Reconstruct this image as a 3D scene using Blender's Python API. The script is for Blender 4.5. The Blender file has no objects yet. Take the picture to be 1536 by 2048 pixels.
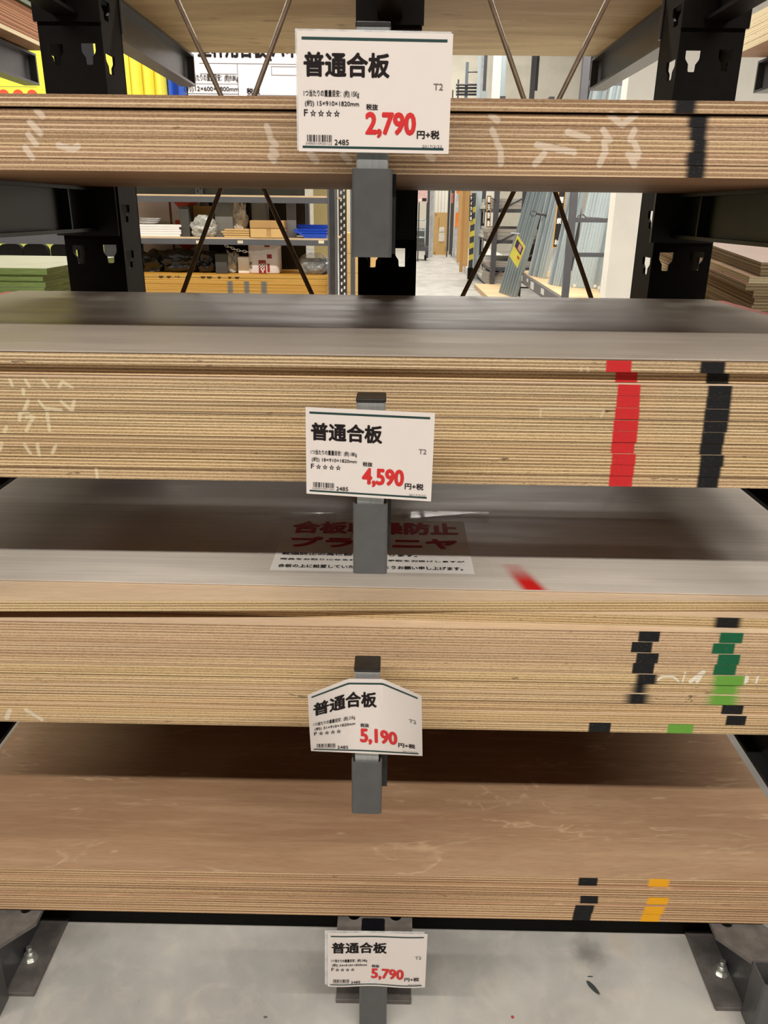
import bpy, math, random
import numpy as np
from mathutils import Matrix, Vector
random.seed(7)
rng = np.random.default_rng(7)
SC = bpy.context.scene
COL = SC.collection

# ------------------------------------------------------------------ camera
F, PITCH, YAW, ROLL, CH, CD = 1575.329, 0.365491, 0.0094708, 0.0119200, 1.502254, 1.212066
_f = np.array([-math.sin(YAW)*math.cos(PITCH), math.cos(YAW)*math.cos(PITCH), -math.sin(PITCH)])
_r = np.array([math.cos(YAW), math.sin(YAW), 0.0])
_u = np.cross(_r, _f)
CR = math.cos(ROLL)*_r + math.sin(ROLL)*_u
CU = -math.sin(ROLL)*_r + math.cos(ROLL)*_u
CP = np.array([0, -CD, CH])
cam = bpy.data.cameras.new('camera')
cam.sensor_fit = 'VERTICAL'; cam.sensor_height = 36.0; cam.lens = F*36/2048
cam.clip_start = 0.02; cam.clip_end = 200
co = bpy.data.objects.new('camera', cam); COL.objects.link(co)
co.matrix_world = Matrix(((CR[0], CU[0], -_f[0], CP[0]), (CR[1], CU[1], -_f[1], CP[1]), (CR[2], CU[2], -_f[2], CP[2]), (0, 0, 0, 1)))
SC.camera = co

# ------------------------------------------------------------------ light
SC.view_settings.view_transform = 'Standard'
SC.view_settings.look = 'None'
SC.view_settings.exposure = 0.0
SC.view_settings.gamma = 1.0
SC.view_settings.use_curve_mapping = False
SC.cycles.max_bounces = 6
SC.cycles.transparent_max_bounces = 12
W = bpy.data.worlds.new('store_air'); SC.world = W; W.use_nodes = True
W.node_tree.nodes['Background'].inputs[0].default_value = (1.0, 0.96, 0.90, 1)
W.node_tree.nodes['Background'].inputs[1].default_value = 0.05

def tube_row(name, x, y, z, lx, ly, power, col=(1.0, 0.945, 0.865)):
    L = bpy.data.lights.new(name, 'AREA'); L.shape = 'RECTANGLE'; L.size = lx; L.size_y = ly
    L.energy = power; L.color = col
    o = bpy.data.objects.new(name, L); COL.objects.link(o); o.location = (x, y, z)
    return o
tube_row('ceiling_tube_light', 0, -2.5, 3.8, 9, 0.12, 365)
tube_row('ceiling_tube_light', -1.0, 2.5, 4.0, 15, 0.12, 560)
tube_row('ceiling_tube_light', 1.0, 8.0, 4.6, 8, 0.3, 430)
tube_row('ceiling_tube_light', 1.0, 14.0, 7.0, 8, 0.4, 560)
tube_row('ceiling_tube_light', 1.0, 21.0, 8.0, 8, 0.5, 620)
tube_row('ceiling_tube_light', 1.0, 27.5, 9.0, 8, 0.5, 1050)

# ------------------------------------------------------------------ helpers
def ray(u, v): return _f + CR*((u-768)/F) + CU*((1024-v)/F)
def at(u, v, Y):
    d = ray(u, v); return CP + d*((Y-CP[1])/d[1])
def atz(u, v, Z):
    d = ray(u, v); return CP + d*((Z-CP[2])/d[2])
def lin(c):
    c = [x/255 for x in c[:3]]
    return tuple((x/12.92 if x <= .04045 else ((x+.055)/1.055)**2.4) for x in c) + (1.0,)

def put(o, parent=None, label=None, cat=None, group=None, kind=None):
    if o.name not in COL.objects: COL.objects.link(o)
    if parent is not None: o.parent = parent
    if label: o['label'] = label
    if cat: o['category'] = cat
    if group: o['group'] = group
    if kind: o['kind'] = kind
    return o
def thing(name, loc, label, cat, group=None, rz=0):
    o = bpy.data.objects.new(name, None); o.empty_display_size = .05
    o.location = [float(a) for a in loc]; o.rotation_euler = (0, 0, rz)
    put(o, None, label, cat, group); bpy.context.view_layer.update() if False else None
    return o

class MB:
    def __init__(s, org=(0, 0, 0)):
        s.v, s.f, s.m, s.sm = [], [], [], []; s.o = tuple(float(a) for a in org)
    def add(s, vs, fs, mi=0, smooth=False):
        n = len(s.v)
        s.v += [(float(a[0])-s.o[0], float(a[1])-s.o[1], float(a[2])-s.o[2]) for a in vs]
        for f in fs: s.f.append([n+i for i in f]); s.m.append(mi); s.sm.append(smooth)
        return s
    def box(s, x0, x1, y0, y1, z0, z1, mi=0):
        x0, x1 = min(x0, x1), max(x0, x1); y0, y1 = min(y0, y1), max(y0, y1); z0, z1 = min(z0, z1), max(z0, z1)
        return s.add([(x0,y0,z0),(x1,y0,z0),(x1,y1,z0),(x0,y1,z0),(x0,y0,z1),(x1,y0,z1),(x1,y1,z1),(x0,y1,z1)],
                     [(3,2,1,0),(4,5,6,7),(0,1,5,4),(1,2,6,5),(2,3,7,6),(3,0,4,7)], mi)
    def prism(s, poly, z0, z1, mi=0, smooth=False):
        n = len(poly)
        vs = [(x, y, z0) for x, y in poly] + [(x, y, z1) for x, y in poly]
        s.add(vs, [tuple(range(n))[::-1], tuple(range(n, 2*n))], mi)
        k = len(s.v)-2*n
        for i in range(n):
            j = (i+1) % n; s.f.append([k+i, k+j, k+n+j, k+n+i]); s.m.append(mi); s.sm.append(smooth)
        return s
    def sweep(s, prof, p0, p1, side=(1, 0, 0), mi=0, smooth=False):
        # prof: closed 2D outline in (side, normal) swept from p0 to p1
        p0, p1 = Vector(p0), Vector(p1); ax = (p1-p0).normalized(); sd = Vector(side); sd = (sd-ax*sd.dot(ax)).normalized(); nn = ax.cross(sd)
        n = len(prof); vs = [p0+sd*a+nn*b for a, b in prof]+[p1+sd*a+nn*b for a, b in prof]
        fs = [tuple(range(n))[::-1], tuple(range(n, 2*n))]
        k = len(s.v); s.add(vs, fs, mi)
        for i in range(n):
            j = (i+1) % n; s.f.append([k+i, k+j, k+n+j, k+n+i]); s.m.append(mi); s.sm.append(smooth)
        return s
    def tube(s, p0, p1, r, n=10, mi=0, r2=None):
        r2 = r if r2 is None else r2
        p0, p1 = Vector(p0), Vector(p1); ax = (p1-p0).normalized(); sd = ax.orthogonal().normalized(); nn = ax.cross(sd)
        cs = [(math.cos(2*math.pi*i/n), math.sin(2*math.pi*i/n)) for i in range(n)]
        k = len(s.v)
        s.add([p0+(sd*a+nn*b)*r for a, b in cs]+[p1+(sd*a+nn*b)*r2 for a, b in cs], [tuple(range(n))[::-1], tuple(range(n, 2*n))], mi)
        for i in range(n):
            j = (i+1) % n; s.f.append([k+i, k+j, k+n+j, k+n+i]); s.m.append(mi); s.sm.append(True)
        return s
    def build(s, name, mats, parent=None, bevel=0, seg=2, **kw):
        me = bpy.data.meshes.new(name); me.from_pydata(s.v, [], s.f); me.update()
        for m in (mats if isinstance(mats, (list, tuple)) else [mats]): me.materials.append(m)
        me.polygons.foreach_set('material_index', s.m); me.polygons.foreach_set('use_smooth', s.sm)
        o = bpy.data.objects.new(name, me); put(o, parent, **kw)
        if parent is None: o.location = s.o
        if bevel:
            b = o.modifiers.new('edge_round', 'BEVEL'); b.width = bevel; b.segments = seg; b.limit_method = 'ANGLE'
        return o

# ------------------------------------------------------------------ materials
class NT:
    def __init__(s, name):
        s.m = bpy.data.materials.new(name); s.m.use_nodes = True; s.t = s.m.node_tree
        s.p = s.t.nodes['Principled BSDF']
    def n(s, typ, **kw):
        o = s.t.nodes.new(typ)
        for k, v in kw.items(): setattr(o, k, v)
        return o
    def l(s, a, b): s.t.links.new(a, b)
    def val(s, sock, x):
        if isinstance(x, (int, float)): sock.default_value = x
        elif isinstance(x, tuple): sock.default_value = x
        else: s.l(x, sock)
    def math(s, op, a, b=None, c=None, clamp=False):
        o = s.n('ShaderNodeMath', operation=op); o.use_clamp = clamp
        s.val(o.inputs[0], a)
        if b is not None: s.val(o.inputs[1], b)
        if c is not None: s.val(o.inputs[2], c)
        return o.outputs[0]
    def mix(s, fac, a, b, mode='MIX'):
        o = s.n('ShaderNodeMix', data_type='RGBA', blend_type=mode)
        s.val(o.inputs[0], fac); s.val(o.inputs[6], a); s.val(o.inputs[7], b); return o.outputs[2]
    def step(s, x, lo, hi, a=0.0, b=1.0):
        o = s.n('ShaderNodeMapRange', interpolation_type='SMOOTHSTEP'); s.val(o.inputs[0], x)
        o.inputs[1].default_value = lo; o.inputs[2].default_value = hi; o.inputs[3].default_value = a; o.inputs[4].default_value = b
        return o.outputs[0]
    def coord(s): return s.n('ShaderNodeTexCoord').outputs['Object']
    def scale(s, vec, sc):
        o = s.n('ShaderNodeVectorMath', operation='MULTIPLY'); s.l(vec, o.inputs[0]); o.inputs[1].default_value = sc; return o.outputs[0]
    def noise(s, vec, scale, detail=3, rough=.5, w=None, dist=0):
        o = s.n('ShaderNodeTexNoise'); 
        if w is not None: o.noise_dimensions = '4D'; s.val(o.inputs['W'], w)
        s.l(vec, o.inputs['Vector']); o.inputs['Scale'].default_value = scale
        o.inputs['Detail'].default_value = detail; o.inputs['Roughness'].default_value = rough; o.inputs['Distortion'].default_value = dist
        return o.outputs[0]
    def bump(s, h, strength, dist=.001):
        o = s.n('ShaderNodeBump'); o.inputs['Strength'].default_value = strength; o.inputs['Distance'].default_value = dist
        s.l(h, o.inputs['Height']); s.l(o.outputs[0], s.p.inputs['Normal'])
    def out(s, col, rough=.5, metal=0, spec=.5):
        s.val(s.p.inputs['Base Color'], col); s.val(s.p.inputs['Roughness'], rough); s.p.inputs['Metallic'].default_value = metal
        s.p.inputs['Specular IOR Level'].default_value = spec
        return s.m

def plain(name, rgb, rough=.5, metal=0, var=.12, nscale=9, stretch=(1, 1, 1), spec=.5, bump=0):
    t = NT(name); c = lin(rgb); n = t.noise(t.scale(t.coord(), stretch), nscale, 4, .6)
    k = t.step(n, .3, .7, 1-var, 1+var)
    g = t.n('ShaderNodeCombineColor'); [t.l(k, g.inputs[i]) for i in range(3)]
    col = t.mix(1.0, c, g.outputs[0], 'MULTIPLY')
    if bump: t.bump(n, bump)
    return t.out(col, rough, metal, spec)

def ply_edge(name, thick, n, light, dark, line, speck=.5):
    t = NT(name); oi = t.n('ShaderNodeObjectInfo'); rnd = oi.outputs['Random']; tint = oi.outputs['Color']
    co_ = t.coord(); sp = t.n('ShaderNodeSeparateXYZ'); t.l(co_, sp.inputs[0])
    w = t.math('MULTIPLY', rnd, 40.0)
    wob = t.noise(t.scale(co_, (2.2, 2.2, 0.0)), 1.0, 3, .6, w)
    wob2 = t.noise(t.scale(co_, (60.0, 60.0, 0.0)), 1.0, 2, .6, w)
    zz = t.math('MULTIPLY', sp.outputs[2], n/thick)
    zz = t.math('ADD', zz, t.math('MULTIPLY', t.math('SUBTRACT', wob, .5), .42))
    zz = t.math('ADD', zz, t.math('MULTIPLY', t.math('SUBTRACT', wob2, .5), .10))
    zz = t.math('ADD', zz, t.math('MULTIPLY', rnd, 1.7))
    fl = t.math('FLOOR', zz); fr = t.math('FRACT', zz)
    def white(a, b):
        wn = t.n('ShaderNodeTexWhiteNoise', noise_dimensions='2D'); cb = t.n('ShaderNodeCombineXYZ')
        t.val(cb.inputs[0], a); t.val(cb.inputs[1], b); t.l(cb.outputs[0], wn.inputs['Vector']); return wn.outputs['Value']
    r1 = white(fl, w); r2 = white(t.math('ADD', fl, 17.3), w)
    # the crosswise ply: end grain, darker, rough; the lengthwise ply: smooth and pale
    edge0 = t.math('ADD', .50, t.math('MULTIPLY', r2, .16))
    up = t.math('MULTIPLY', t.math('SUBTRACT', fr, edge0), 14.0, clamp=True)
    dn = t.math('MULTIPLY', t.math('SUBTRACT', .985, fr), 26.0, clamp=True)
    band = t.math('MULTIPLY', up, dn)
    st = t.noise(t.scale(co_, (1.3, 1.3, 210.0)), 1.0, 3, .55, w)
    band = t.math('MULTIPLY', band, t.step(st, .30, .52, .25, 1.0))
    dcol = t.mix(r1, lin(dark), lin([dark[q]*.45+light[q]*.55 for q in range(3)]))
    dcol = t.mix(t.step(st, .5, .68, 0, .75), dcol, lin(light))
    lcol = t.mix(r2, lin(light), lin(line))
    fine = t.noise(t.scale(co_, (260.0, 260.0, 520.0)), 1.0, 2, .7, w)
    gr = t.math('MULTIPLY', t.step(fine, .34, .60, .42, 0), t.math('SUBTRACT', 1.0, t.math('MULTIPLY', band, .7)))
    col = t.mix(band, dcol, lcol)
    col = t.mix(gr, col, lin([c*.60 for c in dark]))
    dk = t.math('MULTIPLY', t.step(fr, .0, .10, 1, 0), t.math('MULTIPLY', r2, .55))
    col = t.mix(dk, col, lin([c*.5 for c in dark]))
    sk = t.noise(t.scale(co_, (38.0, 38.0, 190.0)), 1.0, 2, .5, w)
    zone = t.noise(t.scale(co_, (4.0, 4.0, 60.0)), 1.0, 1, .5, w)
    skm = t.math('MULTIPLY', t.step(sk, .66, .70), t.step(zone, .50, .62))
    col = t.mix(t.math('MULTIPLY', skm, speck), col, lin((62, 44, 30)))
    col = t.mix(1.0, col, tint, 'MULTIPLY')
    at_ = t.n('ShaderNodeAttribute', attribute_type='GEOMETRY', attribute_name='paint')
    sepc = t.n('ShaderNodeSeparateColor'); t.l(at_.outputs['Color'], sepc.inputs[0])
    chalky = t.math('MULTIPLY', t.step(sepc.outputs[2], .18, .30), t.math('SUBTRACT', 1.0, band))
    pa = t.math('MULTIPLY', at_.outputs['Alpha'], t.math('SUBTRACT', 1.0, t.math('MULTIPLY', chalky, .36)))
    pa = t.math('MULTIPLY', pa, t.step(fine, .20, .42, .72, 1.0))
    dpn = t.math('SUBTRACT', 1.0, t.math('MULTIPLY', dk, .7))
    g = t.n('ShaderNodeCombineColor'); [t.l(dpn, g.inputs[i]) for i in range(3)]
    col = t.mix(pa, col, t.mix(1.0, at_.outputs['Color'], g.outputs[0], 'MULTIPLY'))
    t.bump(t.math('ADD', t.math('MULTIPLY', band, .5), t.math('MULTIPLY', fine, .5)), .3, .0005)
    return t.out(col, .72, 0, .25)

def ply_face(name, base, lightc, darkc, vein=.6, rough=.55, spec=.3, knots=0.0):
    t = NT(name); oi = t.n('ShaderNodeObjectInfo'); w = t.math('MULTIPLY', oi.outputs['Random'], 30.0); c = t.coord()
    n1 = t.noise(t.scale(c, (.9, 4.5, 1.0)), 1.0, 5, .55, w, .8)
    col = t.mix(t.step(n1, .35, .68), lin(darkc), lin(base))
    n2 = t.noise(t.scale(c, (1.3, 5.0, 1.0)), 1.0, 4, .6, w, 1.2)
    ve = t.math('ABSOLUTE', t.math('SUBTRACT', n2, .5))
    brk = t.noise(t.scale(c, (9.0, 30.0, 1.0)), 1.0, 3, .6, w)
    vm = t.math('MULTIPLY', t.step(ve, .0, .012, vein, 0), t.step(brk, .42, .62))
    col = t.mix(vm, col, lin(lightc))
    n3 = t.noise(t.scale(c, (30.0, 420.0, 1.0)), 1.0, 3, .6, w)
    col = t.mix(t.step(n3, .40, .66, .0, .22), col, lin([a*.72 for a in darkc]))
    n4 = t.noise(t.scale(c, (5.0, 70.0, 1.0)), 1.0, 3, .6, w)
    col = t.mix(t.step(n4, .45, .7, .0, .20), col, lin(lightc))
    if knots:
        kn = t.noise(t.scale(c, (9.0, 26.0, 1.0)), 1.0, 2, .5, w); kz = t.noise(t.scale(c, (2.0, 3.0, 1.0)), 1.0, 1, .5, w)
        col = t.mix(t.math('MULTIPLY', t.step(kn, .60, .72, 0, knots), t.step(kz, .45, .6)), col, lin((92, 70, 44)))
    t.bump(n3, .15, .0005)
    return t.out(col, rough, 0, spec)

def veneer_mat(name, rgb, alpha):
    t = NT(name); c = t.coord()
    rib = t.noise(t.scale(c, (.7, 210.0, 1.0)), 1.0, 2, .5)
    blot = t.noise(t.scale(c, (2.5, 14.0, 1.0)), 1.0, 4, .6)
    scr = t.noise(t.scale(c, (7.0, 42.0, 1.0)), 1.0, 5, .62, None, 1.6)
    ed = t.math('ABSOLUTE', t.math('SUBTRACT', scr, .5))
    col = t.mix(t.step(rib, .35, .7), lin([a*.94 for a in rgb]), lin(rgb))
    col = t.mix(t.step(blot, .40, .72, 0, .35), col, lin([min(255, a*1.14) for a in rgb]))
    zone = t.noise(t.scale(c, (3.0, 9.0, 1.0)), 1.0, 2, .5)
    col = t.mix(t.math('MULTIPLY', t.step(ed, .0, .006, .7, 0), t.step(zone, .50, .62)), col, lin((226, 218, 206)))
    at_ = t.n('ShaderNodeAttribute', attribute_type='GEOMETRY', attribute_name='paint')
    col = t.mix(at_.outputs['Alpha'], col, at_.outputs['Color'])
    t.out(col, t.step(blot, .3, .7, .40, .55), 0, .22)
    t.val(t.p.inputs['Alpha'], t.math('MAXIMUM', at_.outputs['Alpha'], alpha))
    t.bump(rib, .12, .0006)
    return t.m

def clear_mat(name, rgb=(235, 238, 238), alpha=.18, rough=.12, spec=.6):
    t = NT(name); n = t.noise(t.coord(), 30.0, 3, .6)
    t.out(lin(rgb), rough, 0, spec); t.val(t.p.inputs['Alpha'], t.step(n, .3, .7, alpha*.6, alpha*1.3)); return t.m

def floor_mat():
    t = NT('sealed_concrete'); c = t.coord()
    n1 = t.noise(c, 2.6, 5, .6); n2 = t.noise(c, 13.0, 5, .62, None, .6); n3 = t.noise(c, 130.0, 2, .5)
    col = t.mix(t.step(n1, .32, .7), lin((164, 162, 157)), lin((194, 191, 184)))
    col = t.mix(t.step(n2, .45, .72, 0, .30), col, lin((222, 212, 198)))
    col = t.mix(t.step(n3, .70, .76, 0, .35), col, lin((120, 116, 110)))
    sp = t.n('ShaderNodeSeparateXYZ'); t.l(c, sp.inputs[0])
    def dist(x, y, sx, sy, ang=0):
        ca, sa = math.cos(ang), math.sin(ang)
        dx = t.math('SUBTRACT', sp.outputs[0], x); dy = t.math('SUBTRACT', sp.outputs[1], y)
        a = t.math('ADD', t.math('MULTIPLY', dx, ca), t.math('MULTIPLY', dy, sa)); b = t.math('SUBTRACT', t.math('MULTIPLY', dy, ca), t.math('MULTIPLY', dx, sa))
        q = t.math('ADD', t.math('POWER', t.math('DIVIDE', a, sx), 2.0), t.math('POWER', t.math('DIVIDE', b, sy), 2.0))
        return t.math('ADD', t.math('SQRT', q), t.math('MULTIPLY', t.math('SUBTRACT', n2, .5), 1.0))
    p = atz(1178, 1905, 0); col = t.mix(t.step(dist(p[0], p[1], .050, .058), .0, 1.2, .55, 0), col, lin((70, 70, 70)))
    p = atz(1186, 1975, 0); col = t.mix(t.step(dist(p[0], p[1], .0065, .022, math.radians(32)), .75, 1.05, .92, 0), col, lin((34, 46, 44)))
    p = atz(1180, 1953, 0); col = t.mix(t.step(dist(p[0], p[1], .008, .002), .75, 1.05, .9, 0), col, lin((34, 46, 44)))
    p = atz(1240, 1885, 0); col = t.mix(t.step(dist(p[0], p[1], .035, .05), .0, 1.2, .22, 0), col, lin((190, 160, 110)))
    p = atz(1025, 2034, 0); col = t.mix(t.step(dist(p[0], p[1], .0035, .0035), .6, 1.1, .9, 0), col, lin((170, 40, 44)))
    p = atz(531, 2034, 0); col = t.mix(t.step(dist(p[0], p[1], .005, .003), .6, 1.1, .8, 0), col, lin((70, 66, 60)))
    t.bump(n2, .05, .002)
    return t.out(col, t.step(n1, .3, .7, .42, .6), 0, .4)

M = {}
M['floor'] = floor_mat()
M['wall'] = plain('cream_wall_paint', (244, 239, 228), .7, 0, .03, 3)
M['wallgrey'] = plain('grey_green_wall', (222, 216, 200), .7, 0, .05, 2)
M['black'] = plain('black_paint', (17, 13, 10), .55, 0, .18, 30, spec=.12)
M['blackcap'] = plain('black_plastic', (38, 36, 35), .38, 0, .25, 60, spec=.5, bump=.05)
M['arm'] = plain('dark_grey_paint', (70, 70, 72), .28, 0, .1, 18, spec=.5)
M['arm2'] = plain('charcoal_paint', (42, 42, 44), .34, 0, .1, 18, spec=.4)
M['blackgloss'] = plain('black_gloss_plastic', (16, 17, 21), .25, 0, .2, 60, spec=.5)
M['grey'] = plain('grey_gloss_paint', (82, 81, 81), .33, 0, .07, 40, spec=.5, bump=.03)
M['plate'] = plain('scuffed_grey_plate', (104, 99, 95), .5, .1, .22, 26, spec=.4, bump=.06)
M['alu'] = plain('aluminium', (172, 174, 174), .34, .55, .08, 20, (20, 20, 1))
M['zinc'] = plain('zinc_plate', (222, 222, 216), .3, .85, .04, 30)
M['rod'] = plain('brown_steel_rod', (122, 102, 82), .4, .15, .15, 40)
M['paper'] = plain('white_card', (222, 212, 206), .45, 0, .015, 5, spec=.35)
M['ink'] = plain('black_ink', (36, 30, 30), .6, 0, .05, 30, spec=.1)
M['inkgrey'] = plain('grey_ink', (112, 104, 100), .5, 0, .05, 30)
M['red'] = plain('red_ink', (205, 40, 40), .45, 0, .05, 30)
M['darkred'] = plain('deep_red_ink', (190, 22, 28), .7, 0, .05, 30, spec=.05)
M['teal'] = plain('dark_green_ink', (26, 58, 56), .45, 0, .08, 30)
M['clear'] = clear_mat('clear_film', alpha=.05, spec=.3)
M['notice'] = plain('notice_paper', (236, 232, 226), .7, 0, .02, 5, spec=.08)
M['tape'] = clear_mat('clear_tape', (230, 228, 220), .22, .08)
M['case'] = clear_mat('card_case', (240, 240, 240), .5, .15)
M['e15'] = ply_edge('ply_edge_fifteen', .0157, 2.6, (208, 178, 142), (150, 118, 90), (226, 202, 168))
M['e18'] = ply_edge('ply_edge_eighteen', .0181, 3.4, (216, 188, 146), (146, 120, 90), (244, 226, 190), .75)
M['e21'] = ply_edge('ply_edge_twentyone', .0207, 4.0, (214, 188, 154), (164, 136, 108), (234, 216, 184), .6)
M['e24'] = ply_edge('ply_edge_twentyfour', .0216, 3.6, (216, 184, 146), (150, 116, 88), (234, 208, 172), .6)
M['lauan'] = ply_face('lauan_face', (186, 152, 120), (212, 182, 148), (164, 128, 98))
M['pale'] = ply_face('pale_face', (228, 204, 174), (236, 216, 190), (216, 188, 156), .3)
M['under'] = ply_face('lauan_underside', (164, 126, 92), (184, 148, 114), (138, 100, 68), .2)  # darker than the lauan face: shade below the sheets put into the colour
M['knotty'] = ply_face('knotty_softwood', (228, 208, 162), (234, 218, 180), (186, 160, 112), .3, knots=.8)
M['ven1'] = veneer_mat('corrugated_plastic', (196, 184, 170), .72)
M['ven2'] = veneer_mat('corrugated_plastic_scratched', (226, 217, 206), .78)

# ------------------------------------------------------------------ lettering
_cache = {}
def text_geo(body, bold=0.0):
    k = (body, bold)
    if k in _cache: return _cache[k]
    cu = bpy.data.curves.new('lettering', 'FONT'); cu.body = body; cu.offset = bold; cu.resolution_u = 3; cu.fill_mode = 'FRONT' if False else cu.fill_mode
    ob = bpy.data.objects.new('lettering', cu); COL.objects.link(ob)
    dg = bpy.context.evaluated_depsgraph_get(); dg.update()
    me = bpy.data.meshes.new_from_object(ob.evaluated_get(dg))
    v = np.array([tuple(a.co)[:2] for a in me.vertices]); f = [tuple(p.vertices) for p in me.polygons]
    bpy.data.objects.remove(ob); bpy.data.curves.remove(cu); bpy.data.meshes.remove(me)
    lo, hi = v.min(0), v.max(0); v = (v-lo)/(hi-lo); v[:, 1] = 1-v[:, 1]     # v downwards
    _cache[k] = (v, f); return _cache[k]

def write(mb, mp, body, u0, v0, u1, v1, bold=0.0, d=.0006, mi=0):
    v, f = text_geo(body)
    # a heavy weight is drawn as overlapping strokes, shifted round a small circle (bold = stroke growth in units of the text height)
    offs = [(0, 0)]
    if bold:
        asp = np.linalg.norm(mp(u1, v0)-mp(u0, v0))/max(1e-9, np.linalg.norm(mp(u0, v1)-mp(u0, v0)))
        offs = [(bold/asp*math.cos(2*math.pi*i/10), bold*math.sin(2*math.pi*i/10)) for i in range(10)]
        kx, ky = 1-2*bold/asp, 1-2*bold
    for q, (ox, oy) in enumerate(offs):
        if bold: mb.add([mp(u0+(u1-u0)*(.5+(a-.5)*kx+ox), v0+(v1-v0)*(.5+(b-.5)*ky+oy), d+.00004*q) for a, b in v], f, mi)
        else: mb.add([mp(u0+(u1-u0)*a, v0+(v1-v0)*b, d) for a, b in v], f, mi)
def patch(mb, mp, u0, v0, u1, v1, d=.0005, nu=1, nv=1, mi=0):
    vs = [mp(u0+(u1-u0)*i/nu, v0+(v1-v0)*j/nv, d) for j in range(nv+1) for i in range(nu+1)]
    fs = [(j*(nu+1)+i, (j+1)*(nu+1)+i, (j+1)*(nu+1)+i+1, j*(nu+1)+i+1) for j in range(nv) for i in range(nu)]
    mb.add(vs, fs, mi)
def quad_map(tl, tr, br, bl, nrm):
    tl, tr, br, bl, nrm = [np.array(a, float) for a in (tl, tr, br, bl, nrm)]
    def mp(u, v, d=0): return (tl*(1-u)+tr*u)*(1-v)+(bl*(1-u)+br*u)*v+nrm*d
    return mp
def slab(mb, mp, u0, v0, u1, v1, d0, d1, nu=1, nv=1, mi=0):
    patch(mb, mp, u0, v0, u1, v1, d1, nu, nv, mi); patch(mb, mp, u0, v0, u1, v1, d0, nu, nv, mi)
    for (a, b) in (((u0, v0), (u1, v0)), ((u1, v0), (u1, v1)), ((u1, v1), (u0, v1)), ((u0, v1), (u0, v0))):
        n = nu if a[1] == b[1] else nv
        pts = [(a[0]+(b[0]-a[0])*i/n, a[1]+(b[1]-a[1])*i/n) for i in range(n+1)]
        mb.add([mp(*p, d0) for p in pts]+[mp(*p, d1) for p in pts], [(i, i+1, n+1+i+1, n+1+i) for i in range(n)], mi)

# ------------------------------------------------------------------ the setting
MB().box(-9, 9, -5, 34, -.1, 0).build('floor', M['floor'], kind='structure')
MB().box(-9, 9, 33.0, 33.2, 0, 8).build('wall_back', M['wallgrey'], kind='structure')
wl = at(1220, 500, 6.6)[0]
MB().box(wl, 9, 6.6, 6.8, 0, 6).build('wall_right', M['wall'], kind='structure')

# ------------------------------------------------------------------ the cantilever rack
XA = [-.7872, -.0202, .7468]            # the three arm lines
SP = .767
Z1B, Z2B, Z3B, Z4B = 1.5502, 1.0883, .6121, .1482
Z1T, Z2T, Z3T, Z4T = 1.6477, 1.2936, .8660, .2593
SY = -.085                               # front of the sockets

def keyhole(cx, cz, flip=1, w=.036, h=.046):
    a = [(-.5, .5), (.5, .5), (.5, .18), (.47, .08), (.26, -.14), (.24, -.44), (.18, -.5), (-.20, -.5), (-.25, -.44), (-.27, -.14), (-.47, .08), (-.5, .18)]
    return [(cx+flip*x*w, cz+z*h) for x, z in a][::int(flip)]
def holed_plate(outer, holes, thick):
    cu = bpy.data.curves.new('plate', 'CURVE'); cu.dimensions = '2D'; cu.fill_mode = 'BOTH'; cu.extrude = thick/2
    for pl in [outer]+holes:
        s = cu.splines.new('POLY'); s.points.add(len(pl)-1); s.use_cyclic_u = True
        for p, (x, z) in zip(s.points, pl): p.co = (x, z, 0, 1)
    ob = bpy.data.objects.new('plate', cu); COL.objects.link(ob)
    dg = bpy.context.evaluated_depsgraph_get(); dg.update()
    me = bpy.data.meshes.new_from_object(ob.evaluated_get(dg))
    v = [tuple(a.co) for a in me.vertices]; f = [tuple(p.vertices) for p in me.polygons]
    bpy.data.objects.remove(ob); bpy.data.curves.remove(cu); bpy.data.meshes.remove(me)
    return v, f
ROWS = [1.8455 + .1150*k for k in range(-15, 6) if k != -5]
UW, UD, UY, UZ = .153, .150, .952, 2.75
def upright_mb(org, cx):
    mb = MB(org)
    fv, ff = holed_plate([(-UW/2, 0), (UW/2, 0), (UW/2, UZ), (-UW/2, UZ)], [keyhole(s*.0395, z+(.0023 if s > 0 else 0), s) for z in ROWS for s in (-1, 1)], .006)
    mb.add([(cx+x, UY+.003+y, z) for x, z, y in fv], ff)
    sv, sf = holed_plate([(0, 0), (UD, 0), (UD, UZ), (0, UZ)], [keyhole(.040, z-.0135, 1, .066, .044) for z in ROWS], .006)
    for s in (-1, 1):
        mb.add([(cx+s*(UW/2-.003)+t, UY+.006+y, z) for y, z, t in sv], sf)
    for s in (-1, 1): mb.box(cx+s*UW/2, cx+s*(UW/2-.028), UY+UD, UY+UD+.006, 0, UZ)
    return mb
AH, AW = .105, .058
def arm_mb(org, cx, ztop, y0, y1, h=AH, w=AW):
    # an H section from y0 (root) to y1 (tip), with end plate and root bracket
    mb = MB(org); a, b = min(y0, y1), max(y0, y1); z0 = ztop-h; s = 1 if y1 > y0 else -1
    mb.box(cx-w/2, cx+w/2, a, b, ztop-.008, ztop).box(cx-w/2, cx+w/2, a, b, z0, z0+.008).box(cx-.004, cx+.004, a, b, z0+.008, ztop-.008)
    mb.box(cx-w/2, cx+w/2, y1-s*.010, y1, z0+.008, ztop-.008)
    mb.box(cx-UW/2-.004, cx+UW/2+.004, y0, y0+s*.012, z0-.012, ztop+.03)        # root plate hooked on the upright
    g = y0+s*.17
    mb.box(cx-w/2+.004, cx+w/2-.004, g, g+s*.008, z0+.008, ztop-.008)            # stiffener
    return mb
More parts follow.
